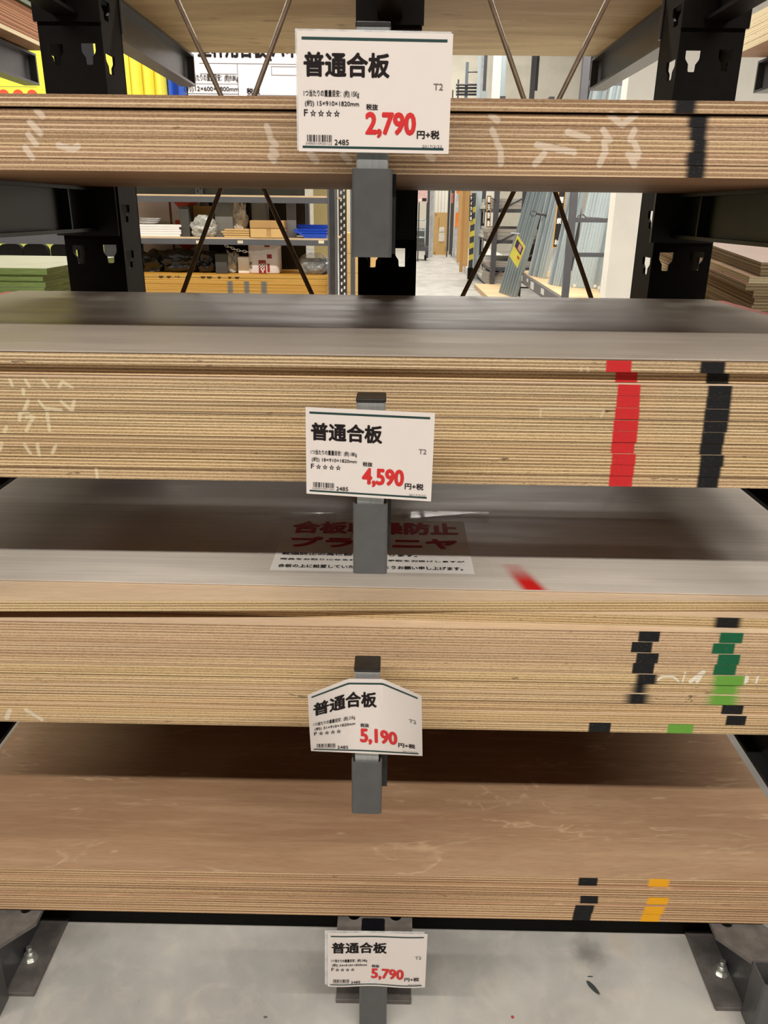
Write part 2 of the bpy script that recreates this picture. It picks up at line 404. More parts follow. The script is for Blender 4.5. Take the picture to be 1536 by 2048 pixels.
def rring(cx, cy, hw, hd, r, n=4):
    out = []
    for sx, sy, a0 in ((1, 1, 0), (-1, 1, 90), (-1, -1, 180), (1, -1, 270)):
        for i in range(n+1):
            a = math.radians(a0+90*i/n); out.append((cx+sx*(hw-r)+r*math.cos(a), cy+sy*(hd-r)+r*math.sin(a)))
    return out
def socket_mb(org, cx, yf, z0, z1, w=.0535, d=.0535, wall=.0035):
    mb = MB(org); cy = yf+d/2
    o = rring(cx, cy, w/2, d/2, .005); i = rring(cx, cy, w/2-wall, d/2-wall, .003); n = len(o)
    vs = [(x, y, z0) for x, y in o]+[(x, y, z1) for x, y in o]+[(x, y, z1) for x, y in i]+[(x, y, z0+.004) for x, y in i]
    fs = []
    for k in range(n):
        j = (k+1) % n
        fs += [(k, j, n+j, n+k), (n+k, n+j, 2*n+j, 2*n+k), (2*n+k, 2*n+j, 3*n+j, 3*n+k)]
    fs += [tuple(range(n))[::-1], tuple(range(3*n, 4*n))]
    return mb.add(vs, fs)

rack = thing('cantilever_rack', (XA[1], 1.0, 0), 'black double-sided cantilever rack with keyholed uprights carrying the plywood stacks', 'rack')
RO = (XA[1], 1.0, 0)
SOCK = {1: (1.4425, 1.5535), 2: (.966, 1.0825), 3: (.490, .601)}
for cx in XA:
    upright_mb(RO, cx).build('upright', M['black'], rack)
    for lev, zt in ((0, 2.03), (1, Z1B), (2, Z2B), (3, Z3B)):
        if lev == 0:
            arm_mb(RO, cx, 2.03, UY, -.03).build('arm', M['black'], rack)
            arm_mb(RO, cx, 2.035, UY+UD+.006, 2.12).build('arm', M['arm'], rack)
        else:
            a = arm_mb(RO, cx-.0085, zt-.0006, UY, SY+.054).build('arm', M['arm2'], rack)
            socket_mb(RO, cx-(.0155 if lev == 3 else .0115), SY, *SOCK[lev]).build('socket', M['grey'], a, label='grey square socket tube welded to the arm tip')
    # base: floor plate, beam, top plate, socket
    fp = MB(RO).box(cx-.0765, cx+.0765, -.078, UY+UD, .0004, .011).build('floor_plate', M['plate'], rack, bevel=.0015)
    for s in (-1, 1):
        if cx == XA[1] : pass
        bx = cx+s*.037; b = MB(RO)
        hexa = [(bx+.0125*math.cos(math.radians(20+60*i)), .002+.0125*math.sin(math.radians(20+60*i))) for i in range(6)]
        b.tube((bx, .002, .011), (bx, .002, .0135), .0165, 20).prism(hexa, .0135, .0255).tube((bx, .002, .0255), (bx, .002, .0305), .0095, 14, r2=.0078).tube((bx, .002, .0305), (bx, .002, .042), .0062, 14, r2=.0056)
        b.build('anchor_bolt', M['zinc'], fp, label='shiny zinc anchor bolt with hexagon nut')
    bb = MB(RO).box(cx-.020, cx+.020, -.076, UY, .011, .130).build('base_beam', M['arm'], rack)
    hw, hn = .0765, .0275
    tp_o = [(cx-hn, -.077), (cx+hn, -.077), (cx+hw, -.022), (cx+hw, .40), (cx-hw, .40), (cx-hw, -.022)]
    hol = [[(cx+s*.043+.0125*math.cos(2*math.pi*i/16), .012+.0125*math.sin(2*math.pi*i/16)) for i in range(16)] for s in (-1, 1)]
    pv, pf = holed_plate(tp_o, hol, .009)
    MB(RO).add([(x, y, .1355+t) for x, y, t in pv], pf).build('top_plate', M['plate'], rack)
    socket_mb(RO, cx, -.131, .0005, .140).build('socket', M['grey'], rack, label='grey square socket tube standing at the foot of the base')
# long base channel behind the foot plates
for i in range(2):
    MB(RO).box(XA[i]+.021, XA[i+1]-.021, .104, .150, .0004, .128).build('kick_beam', M['black'], rack)
for i in range(2):
    xc = (XA[i]+XA[i+1])/2; hx = .307; k = .455
    for s in (-1, 1):
        zc = 1.674
        MB(RO).tube((xc-s*hx, 1.02+.006*s, zc+hx/k), (xc+s*hx, 1.02+.006*s, zc-hx/k), .0062, 12).build('brace_rod', M['rod'], rack, label='thin brown steel diagonal brace rod')
    for s in (-1, 1):
        for q in (-1, 1):
            MB(RO).box(xc+s*hx-.012, xc+s*(SP/2-UW/2), 1.010, 1.030, 1.674+q*hx/k-.02, 1.674+q*hx/k+.02).build('brace_lug', M['black'], rack)

def neighbour(name, xs, label):
    t = thing(name, (xs[0], 1.0, 0), label, 'rack'); o = (xs[0], 1.0, 0)
    for cx in xs:
        upright_mb(o, cx).build('upright', M['black'], t)
        arm_mb(o, cx, 2.03, UY+UD+.006, 2.10).build('arm', M['arm'], t)
        for z in (Z2B+.03, 1.2): 
            pass
        arm_mb(o, cx, 1.14, UY, -.03).build('arm', M['arm'], t)
        arm_mb(o, cx, 1.14, UY+UD+.006, 2.10).build('arm', M['arm'], t)
    return t
neighbour('cantilever_rack', [-1.370, -2.137], 'next bay of the rack beyond the left upright, holding the green-edged boards')
neighbour('cantilever_rack', [1.352, 2.119], 'next bay of the rack beyond the right upright, holding the brown board stack')

# ------------------------------------------------------------------ painted sheets
def sstep(x): x = np.clip(x, 0, 1); return x*x*(3-2*x)
class Paint:
    """spray marks and chalk strokes on the front edges, in metres on the stack's front plane"""
    def __init__(s): s.blocks, s.strokes = [], []
    def block(s, sheet, xa, xb, col, soft=.003, slant=0.0, fill=1.0, z0=0.0, z1=1.0): s.blocks.append((sheet, xa, xb, lin(col), soft, slant, fill, z0, z1))
    def stroke(s, pts, col, r=.003, fill=.75):
        p = [at(u, v, 0) for u, v in pts]
        for a, b in zip(p[:-1], p[1:]): s.strokes.append((a[0], a[2], b[0], b[2], lin(col), r, fill))
    def eval(s, idx, X, Z, zn):
        out = np.zeros((len(X), 4)); out[:, 3] = 0
        def over(col, al):
            for c in range(3):
                out[:, c] = np.where(al > 0, out[:, c]*(1-al)+col[c]*al if out[:, 3].max() > 0 else col[c], out[:, c])
            out[:, 3] = np.maximum(out[:, 3], al)
        for (sh, xa, xb, col, soft, sl, fill, z0, z1) in s.blocks:
            if sh != idx: continue
            xs = X + sl*(Z-Z.mean())
            al = np.clip((xs-xa)/soft+.5, 0, 1)*np.clip((xb-xs)/soft+.5, 0, 1)*fill
            al = al*((zn >= z0-.01) & (zn <= z1+.01)); al = sstep(al)
            m = al > 0
            for c in range(3): out[m, c] = np.where(out[m, 3] > .02, out[m, c]*(1-al[m])+col[c]*al[m], col[c])
            out[:, 3] = np.maximum(out[:, 3], al)
        for (x0, z0, x1, z1, col, r, fill) in s.strokes:
            dx, dz = x1-x0, z1-z0; L2 = dx*dx+dz*dz+1e-12
            t = np.clip(((X-x0)*dx+(Z-z0)*dz)/L2, 0, 1)
            d = np.hypot(X-x0-t*dx, Z-z0-t*dz)
            al = np.clip((r*1.25-d)/(r*.5), 0, 1)*fill
            m = al > out[:, 3]
            for c in range(3): out[m, c] = col[c]
            out[:, 3] = np.maximum(out[:, 3], al)
        return out
    def zones(s):
        z = [(b[1]-.02-b[4], b[2]+.02+b[4]) for b in s.blocks]+[(min(k[0], k[2])-.012, max(k[0], k[2])+.012) for k in s.strokes]
        return z

def sheet(name, xc, y0, z0, t, mats, tint, paint=None, idx=0, rz=0.0, w=1.82, dep=.91, top_paint=None, pitch=0.0, **kw):
    xs = set(np.round(np.arange(-w/2, w/2+1e-6, .035), 4)) | {round(-w/2, 4), round(w/2, 4)}
    if paint:
        for a, b in paint.zones():
            for x in np.arange(a, b, .0016):
                if -w/2 < x-xc < w/2: xs.add(round(x-xc, 4))
    keep = []
    for x in sorted(xs):
        if not keep or x-keep[-1] > .0011: keep.append(x)
    xs = np.array(keep); xs[-1] = w/2
    nz = 9 if paint else 2; zs = np.linspace(0, t, nz); n = len(xs)
    vs = [(x, 0, z) for z in zs for x in xs]; fs, mi = [], []
    for j in range(nz-1):
        for i in range(n-1): fs.append((j*n+i, j*n+i+1, (j+1)*n+i+1, (j+1)*n+i)); mi.append(0)
    b = len(vs); vs += [(-w/2, dep, 0), (w/2, dep, 0), (w/2, dep, t), (-w/2, dep, t)]
    top = [(nz-1)*n+i for i in range(n)]; bot = list(range(n))
    fs.append(tuple(top+[b+2, b+3])); mi.append(1)
    fs.append(tuple(bot[::-1]+[b, b+1])); mi.append(2)
    fs.append((b+1, b, b+3, b+2)); mi.append(0)
    fs.append(tuple([j*n for j in range(nz-1, -1, -1)]+[b, b+3])[::-1]); mi.append(0)
    fs.append(tuple([j*n+n-1 for j in range(nz)]+[b+2, b+1])[::-1]); mi.append(0)
    me = bpy.data.meshes.new(name); me.from_pydata(vs, [], fs); me.update()
    for m in mats: me.materials.append(m)
    me.polygons.foreach_set('material_index', mi)
    ca = me.color_attributes.new('paint', 'FLOAT_COLOR', 'POINT')
    arr = np.zeros((len(vs), 4))
    if paint:
        V = np.array(vs[:nz*n]); arr[:nz*n] = paint.eval(idx, V[:, 0]+xc, V[:, 2]+z0, V[:, 2]/t)
    ca.data.foreach_set('color', arr.astype(np.float32).ravel())
    o = bpy.data.objects.new(name, me); put(o, **kw)
    o.location = (xc, y0, z0); o.rotation_euler = (pitch, 0, rz); o.color = (*tint, 1)
    return o

ORD = ['top', 'second', 'third', 'fourth', 'fifth', 'sixth', 'seventh', 'eighth', 'ninth', 'tenth', 'eleventh', 'twelfth']
def X0(u, v=None, y=0.0): return at(u, v, y)[0]

NOTE = {(6, 0): 'topmost plywood sheet behind the uppermost price card, a dark gap under it', (11, 1): 'shadowed plywood sheet set back under the topmost one, behind the second price card',
        (12, 1): 'skewed plywood sheet with a soft black mark, shadowed at its left end', (5, 0): 'topmost bare reddish plywood sheet behind the lowest price card', (12, 11): 'bottom plywood sheet with the lone light green block, behind the creased price card'}
def stack(name, n, zb, zt, gaps, mats, tints, paint, which, xc, offs, tilts=None, colour=''):
    pitch_ = (zt-zb)/n
    for k in range(n):                       # k = 0 is the top sheet
        z0 = zb+(n-1-k)*pitch_
        g = gaps.get(k, .0005)
        dx, dy, rz = offs.get(k, (random.uniform(-.004, .004), random.uniform(-.0012, .0025), random.uniform(-.0008, .0008)))
        if k == 0: lab = f'topmost plywood sheet of the stack behind the {which} price card'
        elif k == n-1: lab = f'bottom plywood sheet of the stack behind the {which} price card'
        else: lab = f'{ORD[k]} plywood sheet down in the stack behind the {which} price card'
        if (n, k) in NOTE: lab = NOTE[(n, k)]
        mm = mats if not isinstance(mats, dict) else mats.get(k, mats['*'])
        sheet('plywood_sheet', xc+dx, dy, z0, pitch_-g, mm, tints(k), paint, k, rz, label=lab, cat='plywood sheet', group=f'plywood sheets behind the {which} price card')

BLK = (22, 23, 25)
CHK = (222, 204, 184)
# --- 15 mm stack
P1 = Paint()
for k, (a, b) in enumerate([(1351, 1388), (1382, 1415), (1384, 1411), (1388, 1411), (1376, 1409), (1377, 1407)]):
    v = 210+26*k; P1.block(k, X0(a-4, v), X0(b+4, v), BLK, .011)
def zs(pts, ox, oy, s): return [(ox+x/s, oy+y/s) for x, y in pts]
for pts in [[(775,553),(832,602)],[(900,553),(836,600)],[(200,556),(230,580)],[(205,630),(222,668)],[(570,638),(668,668)],[(742,628),(772,675)],[(892,628),(872,675)],
            [(228,692),(245,728)],[(420,700),(520,720),(600,735)],[(745,686),(752,735)],[(890,688),(912,738)],[(245,742),(245,790)],[(455,742),(410,792)],[(742,745),(722,795)],[(860,745),(905,760)],[(875,770),(890,797)]]:
    P1.stroke(zs(pts, 900, 0, 2.415), CHK, .0044, .92)
for pts in [[(182,562),(210,592)],[(150,625),(205,682)],[(145,688),(185,738)],[(130,755),(165,805)],[(300,745),(372,765),(400,748)],[(1365,645),(1382,695)],[(1385,712),(1412,740)],[(1392,762),(1415,790)],[(1385,800),(1402,822)]]:
    P1.stroke(zs(pts, 0, 0, 2.56), CHK, .0044, .92)
for pts in [[(240,1050),(282,1098)],[(465,1055),(505,1098)],[(1045,1060),(1075,1082)]]:
    P1.stroke(zs(pts, 550, 0, 3.413), CHK, .0048, .75)
def t1(k): 
    r = random.uniform(.95, 1.06); return (r, r*random.uniform(.96, 1.0), r*random.uniform(.92, .99))
stack('p15', 6, Z1B, Z1T, {0: .0006, 1: .0026, 2: .0008}, [M['e15'], M['lauan'], M['under']], t1, P1, 'uppermost', -.03,
      {0: (.0, -.002, .0), 1: (.004, .003, 0)})

# --- 18 mm stack
P2 = Paint(); RED = (196, 40, 42)
v2 = [745, 752, 775, 797, 820, 842, 862, 885, 915, 937, 960]
reds = [(1210, 1261), (1236, 1281), (1236, 1282), (1234, 1281), (1231, 1280), (1228, 1278), (1226, 1276), (1224, 1271), (1224, 1272), (1221, 1269), (1219, 1266)]
blks = [(1398, 1448), (1420, 1467), (1417, 1466), (1414, 1464), (1410, 1461), (1408, 1458), (1405, 1452), (1402, 1448), (1401, 1449), (1399, 1443), (1396, 1439)]
for k in range(11):
    P2.block(k, X0(reds[k][0], v2[k]), X0(reds[k][1], v2[k]), RED, .003, .05)
    P2.block(k, X0(blks[k][0], v2[k]), X0(blks[k][1], v2[k]), BLK, .005, .05)
    if k > 1: P2.block(k, X0(reds[k][1]+8, v2[k]), X0(reds[k][1]+34, v2[k]), (214, 140, 108), .03, 0, .28)
for pts in [[(50,205),(62,235)],[(130,205),(150,240)],[(220,208),(245,240)],[(302,240),(320,213),(370,245)],[(118,253),(120,278)],[(145,310),(125,360)],[(200,312),(230,348),(312,358)],[(315,315),(365,360)],[(380,312),(370,360)],
            [(100,412),(102,370),(140,368)],[(160,390),(165,412)],[(135,395),(175,395)],[(240,368),(252,465)],[(155,420),(132,468)],[(32,445),(20,472)],[(125,535),(155,580)],[(190,535),(202,590)],[(285,540),(268,580)],[(8,530),(0,562)],[(490,665),(496,712)]]:
    P2.stroke(zs(pts, 0, 680, 2.56), (228, 212, 178), .0030, .85)
for pts in [[(462,160),(465,195)],[(500,158),(510,195)],[(232,395),(232,440)],[(232,393),(598,397)],[(598,397),(580,440)]]:
    P2.stroke(zs(pts, 1000, 680, 2.866), (226, 206, 168), .0022, .6)
def t2(k):
    if k == 1: return (.98, .96, .95)
    return [(.97, .94, .92), 0, (.90, .87, .84), (1.0, .96, .90), (.94, .91, .86), (.99, .96, .88), (1.04, 1.0, .92), (.95, .91, .86), (1.0, .95, .86), (1.04, .99, .90), (.93, .88, .84)][k]
stack('p18', 11, Z2B, Z2T, {0: .0012, 1: .0014, 2: .0011, 3: .0007, 5: .0016, 7: .0013, 9: .0006}, {0: [M['e18'], M['lauan'], M['under']], '*': [M['e18'], M['pale'], M['under']]}, t2, P2, 'second', -.075,
      {0: (-.005, -.0015, 0), 1: (.0, .014, 0), 2: (0, .0006, 0)})

top18 = [o for o in bpy.data.objects if o.name.startswith('plywood_sheet') and o.get('label', '').startswith('topmost') and 'second price' in o['label']][0]
for sx in (-1, 1):
    MB((0, 0, 0)).box(sx*.9102, sx*.936, .0, .91, .0002, .0181).build('painted_rim', plain('red_painted_rim', (196, 92, 84), .6) if 'rim' not in M else M['rim'], top18, label='red painted end strip')
# --- 21 mm stack
P3 = Paint(); GRN = (18, 92, 58); LGR = (104, 158, 62)
def b3(k, lst):
    for (xa, xb, col, soft, sl) in lst:
        v = 1180+[90, 168, 222, 278, 345, 412, 488, 548, 608, 685, 748, 798][k]/2.866
        P3.block(k, X0(1000+xa/2.866, v), X0(1000+xb/2.866, v), col, soft, sl)
b3(1, [(1262, 1412, BLK, .014, 0)])
b3(2, [(802, 924, BLK, .002, 0), (1270, 1405, GRN, .003, 0)])
b3(3, [(760, 880, BLK, .002, 0), (1228, 1356, GRN, .003, 0)])
b3(4, [(786, 914, BLK, .002, 0), (1256, 1384, GRN, .003, 0)])
b3(5, [(764, 888, BLK, .002, 0), (1232, 1362, GRN, .004, 0)])
b3(6, [(782, 902, BLK, .012, 0), (1228, 1412, LGR, .018, 0)])
b3(7, [(766, 846, BLK, .022, 0), (1228, 1372, LGR, .022, 0)])
b3(8, [(726, 852, BLK, .024, 0), (1200, 1360, LGR, .026, 0)])
b3(9, [(1274, 1398, BLK, .003, 0)])
b3(10, [(1294, 1408, BLK, .002, 0)])
b3(11, [(508, 634, BLK, .002, 0), (960, 1108, LGR, .003, 0)])
for pts, r in [([(905,512),(928,496),(988,493),(1022,520)], .0022), ([(1062,470),(1046,522)], .0018), ([(1165,470),(1092,522)], .0042), ([(1150,490),(1130,524)], .0036), ([(1255,490),(1266,525),(1340,524)], .0022), ([(1412,488),(1405,532)], .0026), ([(1420,495),(1415,525)], .0022), ([(1478,495),(1466,532)], .0022)]:
    P3.stroke(zs(pts, 1000, 1180, 2.866), (244, 240, 226), r, .92)
for pts in [[(48,575),(30,616)],[(125,575),(160,598),(198,622)]]: P3.stroke(zs(pts, 0, 1180, 2.4), (232, 222, 200), .0042, .75)
P3.stroke(zs([(1065,640),(1100,636)], 1000, 1180, 2.866), (40, 34, 30), .0007, .9); P3.stroke(zs([(1075,605),(1102,610),(1080,628)], 1000, 1180, 2.866), (40, 34, 30), .0007, .9)
T3 = [(1.0, .97, .80), (.93, .90, .74), (.98, .90, .84), (.96, .88, .82), (.95, .88, .82), (.98, .90, .80), (1.04, .99, .80), (1.06, 1.0, .84), (.98, .92, .80), (1.04, .95, .80), (1.06, .97, .80), (1.02, .97, .82)]
stack('p21', 12, Z3B, Z3T, {0: .0010, 1: .0014, 2: .0008, 4: .0009, 6: .0017, 7: .0015, 8: .0012, 10: .0009}, {0: [M['e21'], M['pale'], M['under']], '*': [M['e21'], M['pale'], M['under']]}, lambda k: T3[k], P3, 'creased', -.030,
      {0: (.0, .0175, .0358), 1: (.004, .029, -.018), 2: (0, .001, .0)})

# --- 24 mm stack
P4 = Paint(); YEL = (236, 168, 32)
def b4(k, lst):
    for (xa, xb, col, soft, sl) in lst:
        v = 1740+[66, 120, 175, 217, 270][k]/2.866
        P4.block(k, X0(1000+xa/2.866, v), X0(1000+xb/2.866, v), col, soft, sl)
b4(0, [(456, 566, BLK, .003, 0), (862, 980, YEL, .008, 0)])
b4(2, [(462, 566, BLK, .003, .05), (850, 970, YEL, .006, -.1)])
b4(3, [(428, 538, BLK, .003, -.1), (828, 942, YEL, .008, -.1)])
b4(4, [(418, 524, BLK, .003, -.05), (812, 920, YEL, .008, -.1)])
def t4(k):
    r = [1.0, 1.0, .97, 1.02, 1.04][k]; return (r, r*.95, r*.88)
stack('p24', 5, Z4B, Z4T, {0: .0018, 1: .0008, 2: .0024, 3: .0017}, [M['e24'], M['lauan'], M['under']], t4, P4, 'lowest', -.040,
      {0: (.0, .005, .003), 1: (0, .001, .001), 2: (0, .004, 0), 3: (0, .0005, 0)})

# --- plastic veneer sheets lying on two of the stacks
def veneer(name, xc, y0, z0, t, rz, mat, w, dep, label, red=None):
    xs = np.array(sorted(set(np.round(np.linspace(-w/2, w/2, 40), 4)) | (set(np.round(np.arange(red[0]-xc-.04, red[0]-xc+.06, .002), 4)) if red else set())))
    ys = np.array(sorted(set(np.round(np.linspace(0, dep, 12), 4)) | (set(np.round(np.arange(0, .13, .003), 4)) if red else set())))
    nx, ny = len(xs), len(ys)
    vs = [(x, y, t) for y in ys for x in xs]
    fs = [(j*nx+i, j*nx+i+1, (j+1)*nx+i+1, (j+1)*nx+i) for j in range(ny-1) for i in range(nx-1)]
    b = len(vs); vs += [(-w/2, 0, 0), (w/2, 0, 0), (w/2, dep, 0), (-w/2, dep, 0)]
    fs += [(b+3, b+2, b+1, b), tuple([b, b+1]+[i for i in range(nx-1, -1, -1)]), tuple([b+1, b+2]+[j*nx+nx-1 for j in range(ny-1, -1, -1)]),
           tuple([b+2, b+3]+[(ny-1)*nx+i for i in range(nx)]), tuple([b+3, b]+[j*nx for j in range(ny)])]
    me = bpy.data.meshes.new(name); me.from_pydata(vs, [], fs); me.update(); me.materials.append(mat)
    arr = np.zeros((len(vs), 4)); V = np.array(vs)
    if red:
        Xw, Yw = V[:, 0]+xc, V[:, 1]+y0
        s = np.clip((Yw-y0)/.112, 0, 1); cx = red[0]+.010-.030*s; hw = .020*(1-.25*s)
        al = sstep(np.clip((hw-np.abs(Xw-cx))/.022+.55, 0, 1))*(1-.72*sstep((s-.25)/.75))*(s < .99)
        arr[:, :3] = lin((206, 34, 32))[:3]; arr[:, 3] = al
    ca = me.color_attributes.new('paint', 'FLOAT_COLOR', 'POINT'); ca.data.foreach_set('color', arr.astype(np.float32).ravel())
    o = bpy.data.objects.new(name, me); o.location = (xc, y0, z0); o.rotation_euler = (0, 0, rz)
    put(o, None, label, 'plastic sheet'); return o
veneer('plastic_veneer_sheet', -.080, -.001, Z2T+.0002, .0028, 0, M['ven1'], 1.80, .905, 'greyish translucent plastic veneer lying on the 4,590 yen stack')
veneer('plastic_veneer_sheet', -.030, .066, Z3T+.0002, .0028, -.010, M['ven2'], 1.83, .88, 'scratched plastic veneer with notice and red spray on the 5,190 yen stack', (.250,))
ven3z = Z3T+.0031

# --- notice on the veneer
mpN = quad_map((-.226, .388, ven3z), (.159, .390, ven3z), (.158, .124, ven3z), (-.226, .127, ven3z), (0, 0, 1))
nt = thing('notice_sheet', (-.034, .257, ven3z), 'white notice with red heading in clear sleeve on the scratched plastic veneer', 'notice'); NO = (-.034, .257, ven3z)
mb = MB(NO); slab(mb, mpN, 0, 0, 1, 1, .0003, .0007); mb.build('paper', M['notice'], nt)
mpS = quad_map((-.252, .415, ven3z), (.188, .402, ven3z), (.196, .095, ven3z), (-.262, .104, ven3z), (0, 0, 1))
mb = MB(NO); patch(mb, mpS, 0, 0, 1, 1, .0016); mb.build('clear_sleeve', M['clear'], nt, label='clear plastic sleeve')
def NU(x, y):   # notice-photo coordinates to the sheet
    p = atz(480+x/2.477, 980+y/2.477, ven3z); return ((p[0]+.226)/.385, (.389-p[1])/.264)
mb = MB(NO)
u0, a0 = NU(270, 155); u1, a1 = NU(1085, 228); write(mb, mpN, '合板乾燥防止', u0, a0, u1, a1, .045, .0011)
u0, a0 = NU(258, 232); u1, a1 = NU(1085, 297); write(mb, mpN, 'プラベニヤ', u0, a0, u1, a1, .06, .0011)
mb.build('red_heading', M['darkred'], nt, label='bold red heading')
mb = MB(NO)
for (xa, ya, xb, yb, s) in [(210, 312, 880, 335, '乾燥防止の為に設置してあります。'), (200, 340, 1115, 363, '商品をお取りになられる際はお手数をお掛けしますが'), (190, 370, 1108, 401, '合板の上に設置していただきますようお願い申し上げます。')]:
    u0, a0 = NU(xa, ya); u1, a1 = NU(xb, yb); write(mb, mpN, s, u0, a0, u1, a1, .03, .0011)
mb.build('black_lettering', M['ink'], nt)
for (xa, ya, xb, yb) in [(188, 112, 480, 150), (800, 108, 1232, 160)]:
    p = [atz(480+x/2.477, 980+y/2.477, ven3z) for x, y in ((xa, ya), (xb, ya+8), (xb, yb), (xa, yb-8))]
    mb = MB(NO); mb.add([(a[0], a[1], ven3z+.0026+.0012*(i % 2)) for i, a in enumerate(p)], [(3, 2, 1, 0)]); mb.build('tape_strip', M['tape'], nt, label='shiny clear adhesive tape')

# ------------------------------------------------------------------ stop posts and price cards
def stop_post(label, cx, yc, z0, zt, body, capcol='blackcap'):
    t = thing('stop_post', (cx, yc, z0), label, 'post', 'stop posts in the sockets'); o = (cx, yc, z0)
    MB(o).prism(rring(cx, yc, .0212, .0212, .003), z0, zt-.006).build('tube', M[body], t)
    MB(o).prism(rring(cx, yc, .0222, .0222, .004), zt-.006, zt).build('end_cap', M[capcol], t, bevel=.0012, label='black plastic end cap')
    return t
PC = SY+.0267
stop_post('aluminium stop post behind the uppermost price card, its cap barely showing', XA[1]-.0115, PC, SOCK[1][0]+.01, 1.722, 'alu')
stop_post('aluminium stop post with dark cap just above the second price card', XA[1]-.0115, PC, SOCK[2][0]+.01, 1.2455, 'alu')
stop_post('aluminium stop post with dark cap rising above the creased price card', XA[1]-.0155, PC, SOCK[3][0]+.01, .788, 'alu')
stop_post('short stop post with glossy black cap above the lowest price card', XA[1]-.0015, -.131+.0267, .02, .238, 'grey', 'blackgloss')

BAR = [1,0,1,0,0,1,1,0,1,1,0,0,1,0,1,1,1,0,0,1,0,1,0,0,0,1,1,0,0,1,0,0,1,1,1,0,1,0,1,1,0,0,1,0,1,0,0,1,1,0,1,0,1]
def price_card(label, corners, Y, price, kg, mm, digits, bend=None, wave=0.0, case=None):
    P = [at(u, v, Y) for u, v in corners]
    base = quad_map(*P, (0, -1, 0))
    if bend:
        c0, c1, am = bend
        def mp(u, v, d=0):
            p = base(u, v, d); h = (1-v)
            k = max(0, c0+.10*v-u) + max(0, u-c1+.10*v); return p+np.array([0, -am*k*h, 0])*1.0+np.array([0, 0, -.02*k*h])
    elif wave:
        def mp(u, v, d=0): return base(u, v, d+wave*math.sin(u*9+.6)*(.4+.6*v))
    else: mp = base
    org = base(.5, .5); t = thing('price_card', org, label, 'price card', 'price cards on the stop posts')
    mb = MB(org); slab(mb, mp, 0, 0, 1, 1, -.0004, 0, 40, 12); mb.build('card_paper', M['paper'], t)
    if case:
        mb = MB(org); a, b, c, d = case; slab(mb, base, a, b, c, d, -.0022, -.0014); mb.build('clear_case', M['case'], t, label='clear plastic card case')
    D = .0004
    def part(name, mat, fn, **kw):
        mb = MB(org); fn(mb); mb.build(name, M[mat], t, **kw)
    part('rule_line', 'teal', lambda mb: patch(mb, mp, .030, .047, .965, .070, D, 40), label='dark green rule along the top')
    part('rule_line', 'teal', lambda mb: patch(mb, mp, .025, .950, .965, .970, D, 40), label='dark green rule along the bottom')
    part('heading_lettering', 'ink', lambda mb: write(mb, mp, '普通合板', .040, .165, .598, .370, .034, D))
    part('price_lettering', 'red', lambda mb: write(mb, mp, price, .442, .650, .778, .875, .045, D), label='bold red price')
    part('tax_lettering', 'ink', lambda mb: write(mb, mp, '税抜', .447, .585, .525, .637, .022, D))
    part('yen_lettering', 'ink', lambda mb: write(mb, mp, '円+税', .785, .800, .935, .875, .03, D))
    part('weight_lettering', 'ink', lambda mb: write(mb, mp, f'1つ当たりの重量目安：(約) {kg}Kg', .038, .475, .400, .540, .004, D))
    part('size_lettering', 'ink', lambda mb: write(mb, mp, f'(約) {mm}×910×1820mm', .045, .560, .400, .620, .006, D))
    def grade(mb):
        write(mb, mp, 'F', .038, .640, .063, .697, .012, D)
        for i in range(4): write(mb, mp, '☆', .078+.052*i, .640, .118+.052*i, .700, .012, D)
    part('grade_lettering', 'ink', grade)
    part('code_lettering', 'ink', lambda mb: write(mb, mp, '2485', .238, .893, .334, .940, .010, D))
    part('shelf_lettering', 'inkgrey', lambda mb: write(mb, mp, 'T2', .885, .405, .947, .460, .012, D))
    part('date_lettering', 'inkgrey', lambda mb: write(mb, mp, '2017/2/22', .822, .926, .955, .948, 0, D))
    part('barcode_digits', 'inkgrey', lambda mb: write(mb, mp, digits, .045, .920, .222, .940, 0, D))
    n = len(BAR)
    def bars(mb):
        for i, k in enumerate(BAR):
            if k: patch(mb, mp, .055+.165*i/n, .855, .055+.165*(i+1)/n, .915, D)
    part('barcode', 'ink', bars)
    return t
CY = SY-.003
price_card('white price card reading 2,790 yen, uppermost of the four', [(593.5, 61), (906.5, 67.5), (897, 308), (598, 302.5)], CY, '2,790', 15, 15, '2400010930122', case=(-.012, -.018, .990, .99))
price_card('white price card reading 4,590 yen, second from the top', [(611, 814), (870, 826), (862, 1003), (613, 987)], CY, '4,590', 18, 18, '2400010931204')
price_card('creased white price card reading 5,190 yen with its upper corners bent forward', [(620, 1357), (842, 1359), (845, 1512), (622, 1502)], CY, '5,190', 21, 21, '2400010932201', bend=(.34, .66, .11))
price_card('white price card reading 5,790 yen, lowest, above the floor', [(655.5, 1865.5), (855, 1868.5), (850, 1975), (655.5, 1972)], -.134, '5,790', 24, 24, '2400010933205', wave=.0016, case=(-.030, -.026, .97, .985))

# ------------------------------------------------------------------ beyond the rack: back-side stacks
def cmat(key, rgb, **kw):
    if key not in M: M[key] = plain(key, rgb, **kw)
    return M[key]
def board(name, x0, x1, y0, y1, z0, z1, edge, face, rz=0, **kw):
    o = (x0 if abs(x0) < abs(x1) else x1, y0, z0); mb = MB(o)
    mb.box(x0, x1, y0, y1, z0, z1)
    ob = mb.build(name, [edge, face], **kw)
    for p in ob.data.polygons:
        if abs(p.normal.z) > .9: p.material_index = 1
    ob.data.color_attributes.new('paint', 'FLOAT_COLOR', 'POINT').data.foreach_set('color', np.zeros(len(ob.data.vertices)*4, dtype=np.float32))
    ob.rotation_euler = (0, 0, rz); return ob
